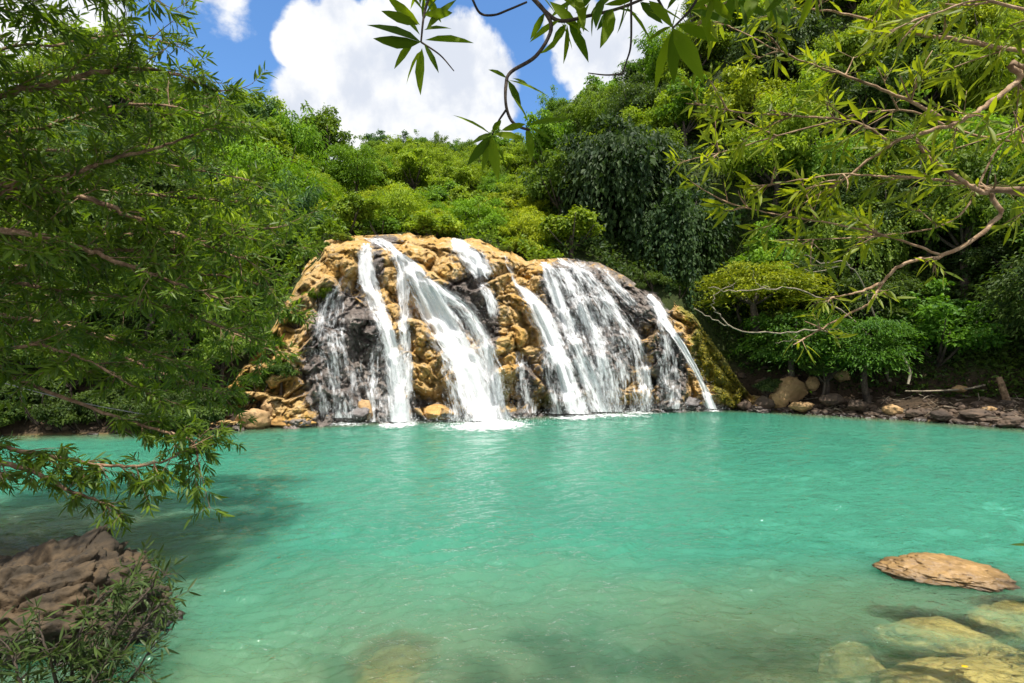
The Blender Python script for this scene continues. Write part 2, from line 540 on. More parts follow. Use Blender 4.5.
def ground_z(u, Y, noise=True):
    """ground height along column u at depth Y (in front of the camera)"""
    u, Y = np.broadcast_arrays(np.asarray(u, float), np.asarray(Y, float))
    Ys = shoreY(u)
    Yl = Ys + lip_t(u, 2)
    zl = CH + (HZ - lip_t(u)) / F * Yl
    Yc = crest_t(u, 2)
    zc = CH + (HZ - crest_t(u)) / F * Yc
    X = (u - 512) / F * Y
    p = np.stack([X, Y, np.zeros_like(X)], -1)
    # bed
    r = np.hypot(X, Y)
    bed = np.interp(r, [0, 1.5, 2.8, 4.6, 6.5, 9, 13], [1.2, .8, 0, -.7, -1.15, -1.8, -2.6])
    bed = np.maximum(bed, -2.6 + 2.4 * smooth(3.2, 0, Ys - Y) - .2)
    bed = np.maximum(bed, -.3 - .5 * np.hypot((X - 4.2) / 3.4, (Y - 4.5) / 1.6) ** 1.5)
    bed = np.maximum(bed, .75 - .9 * np.maximum(np.hypot((X - 7.) / 2., (Y - 1.6) / 1.2) - .8, 0))
    bed = np.maximum(bed, .75 - .9 * np.maximum(np.hypot((X + 8.6) / 1.9, (Y - 5.) / 1.9) - .6, 0))
    bed = bed + fbm(p * .6, 3) * .14
    k = np.clip((Y - Ys) / np.maximum(Yl - Ys, .1), 0, 1)
    isc = smooth(215, 260, u) * smooth(765, 740, u)
    ramp = -.2 + k ** np.where(isc > .5, 2.2, .8) * (zl + .2 - .5 * isc)
    tt = np.clip((Y - Yl) / (Yc - Yl), 0, 1)
    hill = zl - .4 * isc + (zc - zl) * tt ** np.interp(u, [300, 350, 560, 680, 760], [.8, 1.05, 1.05, .95, .95])
    hill = np.where(Y > Yc, zc - .15 * (Y - Yc), hill)
    z = np.where(Y < Ys, bed, np.where(Y < Yl, ramp, hill))
    if noise:
        a = smooth(0, 6, Y - Yl) * 1.1 + .12 * smooth(-.3, .5, Y - Ys)
        z = z + a * fbm(p * .22, 4)
    return z


def build_ground():
    nb, ns, nh, nf = 26, 12, 70, 6
    us = np.concatenate([np.linspace(-900, -60, 22), np.linspace(-50, 1080, 230), np.linspace(1100, 1900, 20)])
    rows = []
    Ys, Yl, Yc = shoreY(us), shoreY(us) + lip_t(us, 2), crest_t(us, 2)
    for f in np.linspace(0, 1, nb, endpoint=False):
        rows.append(.6 + (Ys - .6) * f ** 1.2)
    for f in np.linspace(0, 1, ns, endpoint=False):
        rows.append(Ys + (Yl - Ys) * f)
    for f in np.linspace(0, 1, nh, endpoint=False):
        rows.append(Yl + (Yc - Yl) * f)
    for f in np.linspace(0, 1, nf):
        rows.append(Yc + (260 - Yc) * f ** 2)
    Y = np.array(rows)
    U = np.broadcast_to(us, Y.shape)
    Z = ground_z(U, Y)
    # row behind the camera so that the bank carries on under it
    V = np.stack([(U - 512) / F * Y, Y, Z], -1)
    back = V[0].copy()
    back[:, 1] = -14
    back[:, 0] = np.linspace(-40, 40, len(us))
    back[:, 2] = 2.
    near = V[0].copy()
    near[:, 1] = .3
    near[:, 2] = 1.2
    V = np.concatenate([back[None], near[None], V])
    g = Geo()
    g.add(V.reshape(-1, 3), Q=grid_quads(V.shape[0], V.shape[1]))
    o = g.build('ground', M['ground'])
    tag(o, None, None, None, 'structure')


build_ground()


SUNK = [  # column, row, half length, half width, turn, depth of the stone's middle, label
    (985, 674, 1.05, .46, .1, -.22, 'large sunken golden rock with a yellow leaf on it'),
    (942, 622, .72, .32, -.3, -.22, 'sunken pale golden rock between the dry flat rock and the large sunken one'),
    (1016, 606, .5, .26, 0, -.22, 'small sunken rock close behind the dry flat rock'),
    (850, 650, .5, .25, .3, -.58, 'dim sunken rock at the edge of the golden shallows'),
    (395, 658, .42, .5, -.25, -.5, 'lone sunken tan rock in the greenish water before the falls')]


def sunk_at(px, py, z):
    Y = (CH - z - .15) * F / (py - HZ)
    return (px - 512) / F * Y, Y


def build_water():
    us = np.concatenate([np.linspace(-1200, -40, 40), np.linspace(-30, 1060, 500), np.linspace(1080, 2300, 30)])
    g = Geo()
    py = np.concatenate([[2000, 1400, 1050, 850, 760], np.arange(705, 405, -.75)])
    Y0 = K / (py - HZ)
    lim = shoreY(us)[None] + 2.2
    f = (Y0[:, None] - Y0[0]) / (Y0[-1] - Y0[0])
    Y = np.minimum(Y0[:, None] * np.ones(len(us)), lim + f * .3)
    U = np.broadcast_to(us, Y.shape)
    X = (U - 512) / F * Y
    dep = np.maximum(-ground_z(U, Y), 0)
    for a, b, rx, ry, rz, z, _ in SUNK:
        cx, cy = sunk_at(a, b, z)
        cx, cy = (a - 512) / F * K / (b - HZ), K / (b - HZ)
        rx, ry = rx * 1.05, ry * 1.0
        dx, dy = X - cx, Y - cy
        ex, ey = dx * math.cos(rz) + dy * math.sin(rz), -dx * math.sin(rz) + dy * math.cos(rz)
        q = np.clip(1 - (ex / rx) ** 2 - (ey / ry) ** 2, 0, 1)
        dep = dep + (np.minimum(dep, -z - .18) - dep) * q ** .5
    # wind ripples that fade out with distance only because they get small
    c, sn = math.cos(.35), math.sin(.35)
    a, b = X * c + Y * sn, -X * sn + Y * c
    wx, wy = .5 * perlin(np.stack([X * .5, Y * .5, X * 0 + 3], -1)), .5 * perlin(np.stack([X * .5, Y * .5, X * 0 + 9], -1))
    h = 0
    for fr, am, sq, rg in ((.7, .05, 1.6, .4), (1.7, .07, 2., .35), (3.6, .054, 2., .25), (7., .024, 1.8, .2)):
        n = perlin(np.stack([(a + wx) * fr, (b + wy) * fr * sq, X * 0 + fr], -1))
        h = h + am * (rg * (1 - 2 * np.abs(n)) + (1 - rg) * n * 1.4) * smooth(40 / fr + 6, 14 / fr + 2, Y) * (.6 + .8 * perlin(np.stack([X * .3, Y * .35, X * 0 + 20 + fr], -1)))
    V = np.stack([X, Y, h * smooth(.0, .25, dep) * smooth(28, 12, Y)], -1)
    g.add(V.reshape(-1, 3), Q=grid_quads(*Y.shape), depth=dep.ravel())
    o = g.build('pool_water', M['water'])
    tag(o, None, None, None, 'structure')


build_water()

# ------------------------------------------------------------------ cliff
LUMPS = [  # column, row, radius across, radius down, metres outward
    (428, 352, 24, 34, 1.1), (420, 385, 22, 20, .7), (440, 412, 30, 8, .7), (508, 320, 16, 34, .8), (505, 372, 16, 30, .8), (545, 385, 14, 28, .7), (440, 255, 34, 14, .6), (345, 262, 16, 20, .7),
    (300, 340, 24, 40, .6), (335, 330, 22, 30, .7), (325, 375, 30, 24, .8), (655, 345, 12, 34, .9), (705, 345, 26, 36, 1.1), (725, 385, 20, 18, .8), (600, 340, 40, 60, .8), (680, 395, 16, 12, .8), (475, 296, 18, 12, .5), (350, 405, 22, 12, .6),
    (385, 285, 9, 30, .5), (418, 400, 10, 20, -.7), (440, 395, 24, 10, -.9), (665, 318, 8, 20, -.7), (515, 395, 8, 20, -.5), (385, 395, 14, 24, -.3), (375, 350, 10, 36, -.5), (500, 405, 30, 10, -.5)]
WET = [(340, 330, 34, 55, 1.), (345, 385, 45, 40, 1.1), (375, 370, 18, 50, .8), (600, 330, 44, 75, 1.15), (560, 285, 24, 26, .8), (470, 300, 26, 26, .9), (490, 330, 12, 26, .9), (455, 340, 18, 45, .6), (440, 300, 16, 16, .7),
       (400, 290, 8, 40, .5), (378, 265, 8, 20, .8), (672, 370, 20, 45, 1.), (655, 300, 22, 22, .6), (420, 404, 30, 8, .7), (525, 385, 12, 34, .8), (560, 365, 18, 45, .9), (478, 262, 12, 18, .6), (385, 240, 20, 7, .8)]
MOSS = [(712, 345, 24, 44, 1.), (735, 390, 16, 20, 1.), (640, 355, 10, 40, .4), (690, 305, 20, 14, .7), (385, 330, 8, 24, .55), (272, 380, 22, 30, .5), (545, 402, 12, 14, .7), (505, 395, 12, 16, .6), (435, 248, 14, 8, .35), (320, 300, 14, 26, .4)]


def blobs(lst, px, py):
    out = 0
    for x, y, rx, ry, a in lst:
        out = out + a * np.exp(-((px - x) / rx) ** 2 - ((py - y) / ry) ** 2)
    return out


CU = np.arange(196, 772, 1.)
CR = 200
_pb = shore_py(CU) + 7
_lipn = lip_t(CU) + 5.5 * perlin(np.stack([CU * .06, CU * 0, CU * 0], -1)) + 2.2 * perlin(np.stack([CU * .17, CU * 0 + 5, CU * 0], -1))
_lipn = np.where((CU > 535) & (CU < 640) | (CU > 355) & (CU < 400), lip_t(CU), _lipn)
_v = np.linspace(0, 1, CR)
C_py = _pb[None] + (_lipn - _pb)[None] * _v[:, None]
C_px = np.broadcast_to(CU, C_py.shape)
_set = lip_t(CU, 2)
_vv = _v[:, None] + .05 * np.sin(_v[:, None] * 17 + CU[None] * .05 + 2 * np.sin(CU[None] * .021))
C_Y0 = shoreY(CU)[None] - .25 + _set[None] * (np.clip(_vv, 0, 1.1) ** 1.25) * .82
C_Y0 = C_Y0 + _set[None] * .3 * smooth(.9, 1., _v)[:, None] ** 2
C_Y0 = C_Y0 - blobs(LUMPS, C_px, C_py)
_q = P(C_px, C_py, C_Y0)
_ph = _q[..., 2] * .55 + 1.1 * fbm(_q * np.array([.28, .0, .12]) + 3, 3)
_saw = _ph - np.floor(_ph)
C_Y0 = C_Y0 - .75 * (_saw * smooth(1., .86, _saw) - .4) * smooth(.97, .85, _v)[:, None]
_pv = _q[..., 0] * .4 + .9 * fbm(_q * np.array([.1, .0, .3]) + 8, 3)
_sv = np.abs(_pv - np.round(_pv)) * 2
C_Y0 = C_Y0 + .55 * smooth(.3, .0, _sv) * smooth(1., .9, _v)[:, None]
_p = P(C_px, C_py, C_Y0)
_fade = smooth(1.02, .9, _v)[:, None] * .75 + .25
C_Yb = C_Y0 - (billow(_p * np.array([.3, .3, .24]), 2, .5) * .95) * _fade
C_Y = C_Yb - (billow(_p * np.array([.95, .95, .8]) + 9, 2, .5) * .3 * (1 + fbm(_p * .4, 2)) + billow(_p * 2.3 + 4, 2, .55) * .13 + fbm(_p * 4.2, 3) * .11 + fbm(_p * 11., 2) * .035) * _fade


_w = _p + .25 * np.stack([fbm(_p * .9 + 31, 2), fbm(_p * .9 + 57, 2), fbm(_p * .9 + 83, 2)], -1)
_e1, _i1 = cells(_w * np.array([.85, .6, 1.15]))
_e2, _i2 = cells(_w * np.array([2.3, 1.6, 3.]) + 40)
C_Y = C_Y - ((_i1 - .5) * .5 - .22 * smooth(.16, 0, _e1) + (_i2 - .5) * .2 - .09 * smooth(.14, 0, _e2)) * _fade


def build_cliff():
    V = P(C_px, C_py, C_Y)
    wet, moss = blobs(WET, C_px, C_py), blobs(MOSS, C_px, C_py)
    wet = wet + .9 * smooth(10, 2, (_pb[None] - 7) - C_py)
    # the top runs back from the lip under the bushes
    back, wb = [], []
    for k in range(1, 16):
        d = k * .45
        q = V[-1].copy()
        sc = (q[:, 1] + d) / q[:, 1]
        q[:, 0] *= sc
        q[:, 1] += d
        q[:, 2] += -.25 * smooth(0, 1.5, d) + .05 * d + .25 * billow(q * .9, 3)[...] * smooth(0, 1, d)
        back.append(q)
        wb.append(wet[-1])
    V = np.concatenate([V, np.array(back)])
    wet = np.concatenate([wet, np.array(wb)])
    moss = np.concatenate([moss, np.zeros((15, len(CU)))])
    g = Geo()
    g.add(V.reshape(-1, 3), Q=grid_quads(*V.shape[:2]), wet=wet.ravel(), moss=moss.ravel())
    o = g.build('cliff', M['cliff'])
    tag(o, None, None, None, 'structure')


build_cliff()


def cliff_Y(px, py, grid=C_Y):
    """depth of the rock face behind picture point px, py (bilinear)"""
    px, py = np.broadcast_arrays(np.asarray(px, float), np.asarray(py, float))
    c = np.clip(px - CU[0], 0, len(CU) - 1.01)
    ci = c.astype(int)
    cf = c - ci
    out = 0
    for dc, wgt in ((0, 1 - cf), (1, cf)):
        k = ci + dc
        v = np.clip((py - _pb[k]) / (_lipn[k] - _pb[k]), 0, 1) * (CR - 1)
        v = np.minimum(v, CR - 1.01)
        vi = v.astype(int)
        vf = v - vi
        out = out + wgt * (grid[vi, k] * (1 - vf) + grid[vi + 1, k] * vf)
    return out


# ------------------------------------------------------------------ cascades
def cascade(label, strands, foam, seed, spray=300, name='cascade', group='streams of water down the rock face'):
    rng = np.random.default_rng(seed)
    px, py, _ = strands[0][1][-1]
    base = P(px, py, cliff_Y(px, py))
    root = thing(name, base, label, 'waterfall', group)
    g, gs = Geo(), Geo()
    gv = Geo()
    todo = [(d * 1.12, p, g, 1.) for d, p in strands] + [(.2 + .27 * min(d, 1.), p, gv, 1.9 if d > .6 else 1.4) for d, p in strands]
    for dens, path, g_, widen in todo:
        path = np.array(path, float)
        path[:, 2] *= widen
        c = catmull(path, 14)
        n, m = len(c), 21
        s = np.linspace(-1, 1, m)
        wob = 1 + .12 * perlin(np.stack([np.arange(n) * .15, np.zeros(n) + seed, np.zeros(n)], -1))
        px = c[:, 0:1] + s[None] * (c[:, 2] * wob * 1.35)[:, None]
        py = np.broadcast_to(c[:, 1:2], px.shape)
        Yc = cliff_Y(px, py) - (.1 if widen == 1. else .2)
        Yc = np.minimum.accumulate(Yc + .03 * np.arange(n)[:, None] / n, axis=0)
        # knit rows together so a strand neither snaps outwards nor loses the rock
        for _ in range(2):
            Yc[1:-1] = np.minimum(Yc[1:-1], (Yc[:-2] + Yc[2:]) * .5 + .05)
        Yc = np.minimum(Yc, cliff_Y(px, py) - .06)
        Yc = Yc - .16 * (1 - s[None] ** 2) * smooth(0, .3, np.linspace(0, 1, n))[:, None]
        V = P(px, py, Yc)
        fv = np.concatenate([[0], np.cumsum(np.linalg.norm(np.diff(V[:, m // 2], axis=0), axis=1))])[:, None] * np.ones(m)
        fu = s[None] * np.maximum(c[:, 2:3], 4) * Yc / F
        V = V + np.stack([0 * fu, -.1 * perlin(np.stack([fu * 3, fv * .5, fu * 0 + seed], -1)), 0 * fu], -1)
        top = smooth(0, .05, np.linspace(0, 1, n))[:, None]
        de = (dens * .92 * (1 - np.abs(s[None]) ** 2.2) - .3 * np.abs(s[None]) ** 2.2) * (.6 + .4 * top)
        if path[-1][1] < 400:
            de = de - 1.1 * smooth(.6, 1., np.linspace(0, 1, n))[:, None]
        g_.add(V.reshape(-1, 3), Q=grid_quads(n, m), fu=fu.ravel(), fv=fv.ravel(), dens=de.ravel(), fs=np.full(n * m, rng.uniform(0, 50)))
        if widen != 1.:
            continue
        k = int(spray * dens)
        i = (rng.beta(2.2, 1., k) * (n - 1)).astype(int)
        j = rng.integers(0, m, k)
        q = V[i, j] + rng.normal(size=(k, 3)) * np.array([.28, .12, .3]) - np.array([0, .12, 0])
        sz = rng.uniform(.006, .02, k)
        e = nrm(rng.normal(size=(k, 3)))
        leaves(gs, q, e, nrm(rng.normal(size=(k, 3))), sz * 2, sz, 0.)
    g.build('falling_water', M['fall'], root).matrix_parent_inverse = root.matrix_world.inverted()
    gv.build('water_veil', M['veil'], root).matrix_parent_inverse = root.matrix_world.inverted()
    for px, py, wd, dp, dens in foam:
        Y = K / (py - HZ)
        k = int(wd * 14)
        c = np.array([(px - 512) / F * Y, Y, 0])
        q = c + rng.normal(size=(k, 3)) * np.array([wd * Y / F * .5, .25, 0]) + np.array([0, 0, 1]) * np.abs(rng.normal(size=(k, 1))) * .22
        sz = rng.uniform(.008, .026, k)
        leaves(gs, q, nrm(rng.normal(size=(k, 3))), nrm(rng.normal(size=(k, 3))), sz * 2, sz, 0.)
    gs.build('spray_drops', M['drop'], root, False).matrix_parent_inverse = root.matrix_world.inverted()  # loose water drops flung off the streams, not foam
    if foam:
        g = Geo()
        for q, (px, py, wd, dp, dens) in enumerate(foam):
            nr, nc = 14, 40
            a = np.linspace(0, 2 * math.pi, nc, endpoint=False)
            r = np.linspace(0, 1, nr)
            dp = dp * 2.2
            Y = K / (py - HZ) - dp * .35
            x = (px - 512) / F * Y + r[:, None] * np.cos(a) * wd * Y / F
            y = Y + r[:, None] * np.sin(a) * dp
            hgt = .02 + .007 * q + .1 * (1 - r[:, None]) * (.5 + fbm(np.stack([x * 4, y * 4, x * 0], -1), 3))
            V = np.stack([x, y, np.maximum(hgt, .012 + .007 * q)], -1)
            g.add(V.reshape(-1, 3), Q=grid_quads(nr, nc, True), dens=(dens * (1 - r[:, None] ** 1.5) * np.ones(nc)).ravel())
        g.build('foam', M['foam'], root).matrix_parent_inverse = root.matrix_world.inverted()


cascade('twin white ribbons of water joining above the pool beside the dark wet rock', [
    (.95, [(367, 243, 5), (365, 258, 8), (368, 280, 9), (378, 310, 9), (388, 335, 8), (394, 360, 9), (397, 390, 11), (399, 422, 13)]),
    (.8, [(372, 238, 11), (388, 247, 9), (399, 260, 7), (404, 285, 7), (404, 315, 6), (405, 350, 7), (404, 421, 10)]),
    (.35, [(384, 320, 5), (378, 350, 8), (376, 385, 11), (378, 422, 14)]),
], [(398, 423, 27, .9, 1.2)], 3, 420)
cascade('broadest bright white cascade slanting down the middle of the ochre rock', [
    (1.1, [(396, 252, 5), (410, 266, 9), (424, 288, 14), (438, 314, 17), (453, 340, 18), (468, 365, 18), (478, 390, 18), (487, 421, 20)]),
    (.75, [(428, 278, 5), (443, 292, 10), (462, 308, 10), (478, 332, 9), (489, 362, 8), (496, 395, 9), (501, 420, 11)]),
    (.4, [(445, 345, 5), (452, 370, 12), (460, 395, 16), (466, 421, 18)]),
    (.4, [(478, 322, 6), (488, 345, 8), (496, 370, 8), (500, 400, 8)]),
], [(492, 423, 50, 1.1, 1.35), (480, 425, 78, 1.1, .85)], 5, 900)
cascade('short upper white chute falling from the cliff top above the slanting cascade', [
    (1.0, [(455, 238, 4), (462, 246, 10), (472, 258, 14), (480, 275, 14), (486, 288, 11)]),
    (.5, [(480, 282, 7), (489, 297, 9), (493, 312, 8), (494, 330, 7)]),
], [], 9, 200)
cascade('thin short trickle of water over the base of the ochre rock knob', [
    (.5, [(520, 350, 5), (522, 375, 8), (526, 413, 10)]),
], [(526, 418, 14, .3, .5)], 11, 250)
cascade('smooth white diagonal stream between the ochre knob and the wide lacy veil', [
    (1.0, [(517, 284, 4), (532, 299, 9), (543, 320, 11), (552, 340, 11), (562, 365, 11), (570, 390, 11), (577, 414, 12)]),
    (.5, [(505, 255, 3), (512, 270, 4), (518, 286, 5), (528, 300, 6)]),
    (.42, [(545, 330, 6), (548, 355, 9), (552, 385, 10), (556, 414, 11)]),
], [(574, 416, 34, .9, 1.15)], 13, 450)
cascade('wide lacy veil of water spread over dark wet rock', [
    (.4, [(562, 258, 20), (578, 275, 30), (590, 300, 38), (602, 330, 42), (610, 360, 42), (615, 390, 40), (616, 412, 40)]),
    (.72, [(545, 262, 6), (552, 280, 9), (562, 310, 9), (575, 345, 10), (590, 380, 11), (602, 412, 12)]),
    (.6, [(575, 262, 8), (590, 280, 9), (606, 300, 10), (622, 322, 9), (636, 345, 8), (643, 375, 8), (645, 411, 9)]),
    (.62, [(562, 268, 8), (578, 295, 9), (592, 330, 8), (600, 360, 9), (606, 412, 10)]),
    (.45, [(598, 265, 6), (616, 285, 8), (634, 306, 7), (645, 325, 5)]),
], [(608, 415, 60, .7, .85), (640, 413, 24, .5, .8)], 17, 500)
cascade('slim arcing jet of water beside the mossy mound', [
    (1., [(648, 294, 4), (658, 308, 6), (665, 322, 5), (676, 337, 4), (690, 360, 3.6), (703, 385, 3.6), (712, 409, 5)]),
    (.42, [(660, 312, 4), (667, 345, 10), (671, 375, 13), (672, 409, 17)]),
], [(712, 411, 14, .3, 1.), (675, 412, 24, .25, .5)], 19, 320)
cascade('faint misty veil over dark grey rock at the shaded end of the falls', [
    (.34, [(352, 268, 3), (338, 290, 10), (332, 320, 18), (334, 350, 24), (338, 380, 28), (342, 418, 30)]),
    (.5, [(330, 292, 3), (322, 312, 4), (318, 335, 5), (314, 360, 7)]),
], [(345, 424, 38, .5, .75)], 23, 500)


# ------------------------------------------------------------------ stones
def stone(c, r, seed, mat, label, cat='rock', name='boulder', group=None, rough=.22, flat=1., rz=0., sub=5, tilt=0.):
    import bmesh
    bm = bmesh.new()
    bmesh.ops.create_icosphere(bm, subdivisions=sub, radius=1.)
    me = bpy.data.meshes.new(name)
    bm.to_mesh(me)
    bm.free()
    n = len(me.vertices)
    v = np.zeros(n * 3)
    me.vertices.foreach_get('co', v)
    v = v.reshape(-1, 3)
    rng = np.random.default_rng(seed)
    # planes that cut the ball into a blocky shape
    for _ in range(9):
        d = nrm(rng.normal(size=3))
        h = rng.uniform(.62, .9)
        x = v @ d
        v = v - np.maximum(x - h, 0)[:, None] * d * .85
    o3 = rng.uniform(0, 60, 3)
    e1, i1 = cells(v * 2.2 + o3)
    dsp = rough * (fbm(v * 1.3 + o3, 3) * .6 + billow(v * 2.6 + o3, 3) * .25 + (i1 - .5) * .3 - .25 * smooth(.12, 0, e1) + .16 * fbm(v * 8 + o3, 2) + .07 * fbm(v * 22 + o3, 2) + (.05 * fbm(v * 55 + o3, 2) if sub > 6 else 0))
    v = v * (1 + dsp)[:, None]
    v = v * np.asarray(r, float)
    cr, sr = math.cos(tilt), math.sin(tilt)
    v = np.stack([v[:, 0] * cr + v[:, 2] * sr, v[:, 1], -v[:, 0] * sr + v[:, 2] * cr], -1)
    me.vertices.foreach_set('co', v.astype(np.float32).ravel())
    me.polygons.foreach_set('use_smooth', np.ones(len(me.polygons), bool))
    me.update()
    me.materials.append(mat)
    o = link(name, me)
    o.location = c
    o.rotation_euler = (0, 0, rz)
    return tag(o, label, cat, group)


def at(px, py):
    """point on the water level seen at px, py"""
    Y = K / (py - HZ)
    return (px - 512) / F * Y, Y


# near boulder under the bush, on the shaded bank
stone((-5.1, 5.3, .02), (1.5, 1., .92), 4, M['dark_rock'], 'big dark brown boulder in dappled shade under the leaning narrow-leaved tree', rough=.36, sub=7)
stone((-6.6, 4.3, .1), (1.3, 1.1, .7), 14, M['dark_rock'], 'dark low rock in deep shade at the foot of the big brown boulder', rough=.25)
# flat rock out of the water near the viewer and its sunken neighbours
x, y = at(948, 578)
stone((x, y + .14, .035), (.74, .56, .18), 21, M['flat_rock'], 'flat orange-brown rock lying dry just above the clear shallow water', rough=.24, rz=-.3, tilt=.05, sub=6)
for i, (px, py, rx, ry, rzv, z, lab) in enumerate(SUNK):
    x, y = sunk_at(px, py, z)
    stone((x, y, z - .06), (rx, ry, .24), 30 + i, M['sunk_rock'], lab, name='sunken_rock', rough=.2, rz=rzv)
x, y = at(965, 668)
g = Geo()
leaves(g, [[-.03, 0, 0]], [[1, .2, .0]], [[0, 0, 1]], .07, .04, .6, True, .05, .15)
o = g.build('fallen_leaf', M['yellow'])
o.location = (x, y, .012)
tag(o, 'small yellow fallen leaf floating over the large sunken golden rock', 'leaf')

# stones along the far shore
SH = [  # px, py of the waterline, half width px, half height px, material, label
    (255, 428, 17, 12, 'tan_rock', 'smooth pale tan rock at the water edge beside the long orange slab'),
    (290, 427, 27, 7, 'orange_rock', 'long low orange slab lying at the water edge'),
    (268, 419, 8, 13, 'tan_rock', 'upright tan stone behind the pale tan rock'),
    (293, 400, 10, 14, 'orange_rock', 'yellow ochre block against the bush above the orange slab'),
    (232, 419, 10, 8, 'bank_rock', 'brown stone half hidden by leaves beside the pale tan rock'),
    (322, 420, 22, 15, 'grey_rock', 'large grey wet rock with a dark hollow beside the orange slab'),
    (352, 422, 22, 9, 'grey_rock', 'low grey wet rock in the spray of the misty veil'),
    (365, 420, 9, 12, 'tan_rock', 'small ochre knob standing between the misty veil and the twin ribbons'),
    (438, 419, 22, 8, 'orange_rock', 'ochre ledge stone between the twin ribbons and the slanting cascade'),
    (690, 411, 14, 9, 'grey_rock', 'grey-brown wet stone under the arcing jet'),
    (660, 411, 10, 6, 'grey_rock', 'flat dark wet stone beneath the faint side trickle of the jet'),
    (745, 410, 8, 6, 'bank_rock', 'small brown stone beside the mossy mound'),
    (765, 409, 11, 8, 'bank_rock', 'dull tan stone below the little grey-green shrub'),
    (791, 401, 17, 14, 'tan_rock', 'biggest sunlit tan block in the rock pile on the shaded bank'),
    (779, 407, 10, 9, 'tan_rock', 'sunlit tan stone low against the biggest tan block'),
    (812, 390, 9, 8, 'tan_rock', 'rounded tan stone perched behind the biggest tan block'),
    (790, 384, 9, 6, 'bank_rock', 'reddish brown stone on top of the tan rock pile'),
    (802, 411, 14, 6, 'tan_rock', 'low tan stone at the water edge under the biggest tan block'),
    (842, 380, 9, 6, 'tan_rock', 'tan stone alone on the bank above the dark rubble'),
    (833, 405, 14, 7, 'bank_rock', 'dark brown rock next to the sunlit tan rock pile'),
    (858, 410, 12, 6, 'bank_rock', 'flat dark rock midway along the shaded bank'),
    (893, 414, 9, 6, 'tan_rock', 'pinkish tan stone among red-brown rubble on the shaded bank'),
    (915, 418, 11, 5, 'bank_rock', 'rust brown stone at the water edge below the fallen log'),
    (940, 420, 14, 6, 'bank_rock', 'wide dark stone below the middle of the fallen log'),
    (975, 420, 18, 7, 'bank_rock', 'long dark slab before the leaning stump'),
    (990, 412, 8, 3.5, 'tan_rock', 'small whitish stone at the foot of the leaning stump'),
    (1010, 427, 16, 6, 'bank_rock', 'brown ledge rock at the water edge past the leaning stump'),
    (960, 392, 10, 4, 'tan_rock', 'pale stone lit by a patch of sun at the end of the fallen log')]
for i, (px, py, hw, hh, mat, lab) in enumerate(SH):
    Ys = float(shoreY(px))
    if py < float(shore_py(px)) - 3 or px in (268, 293, 232):
        Y = Ys + (float(shore_py(px)) - py) * .07 + .2
    else:
        Y = Ys + .1
    c = P(px, py - hh * .75, Y)
    s = Y / F
    stone(c, (hw * s, max(hw * s * .6, hh * s * .7), hh * s), 60 + i, M[mat], lab, group='rocks along the shore', rough=.24, rz=random.Random(i).uniform(-.4, .4), sub=4)

rng = np.random.default_rng(5150)
g = Geo()
for k in range(90):
    u = rng.uniform(800, 1050)
    Y = shoreY(u) + rng.uniform(.1, 2.6)
    c = np.array([(u - 512) / F * Y, Y, float(ground_z(u, Y)) + .08])
    d = nrm(rng.normal(size=3) * np.array([1, .6, .25])) * rng.uniform(.3, 1.1)
    tube(g, np.array([c - d * .5, c + rng.normal(size=3) * .05, c + d * .5]), rng.uniform(.012, .03), .008, 5)
tag(g.build('twig_litter', M['bark_grey']), 'dry sticks and twig litter strewn over the shaded bank', 'twigs', None, 'stuff')

# dark rubble of the shaded bank, past counting
rng = np.random.default_rng(77)
g = Geo()
import bmesh
bm = bmesh.new()
bmesh.ops.create_icosphere(bm, subdivisions=2, radius=1.)
iv = np.array([v.co[:] for v in bm.verts])
it = np.array([[v.index for v in f.verts] for f in bm.faces])
bm.free()
for k in range(640):
    u = rng.uniform(735, 1060) if k < 560 else rng.uniform(-30, 300)
    Y = shoreY(u) + rng.uniform(-.1, 1.) * (rng.uniform(.2, 3.) if k < 560 else .8)
    z = float(ground_z(u, Y))
    s = rng.uniform(.06, .26) if k < 560 else rng.uniform(.06, .2)
    q = iv * (1 + .35 * fbm(iv * 1.4 + k, 2))[:, None] * np.array([s, s * .8, s * .6]) * rng.uniform(.7, 1.3, 3)
    g.add(q + np.array([(u - 512) / F * Y, Y, z + s * .1]), T=it)
tag(g.build('rubble', M['bank_rock'], None, False), 'loose dark rubble strewn along the shaded bank', 'rubble', None, 'stuff')


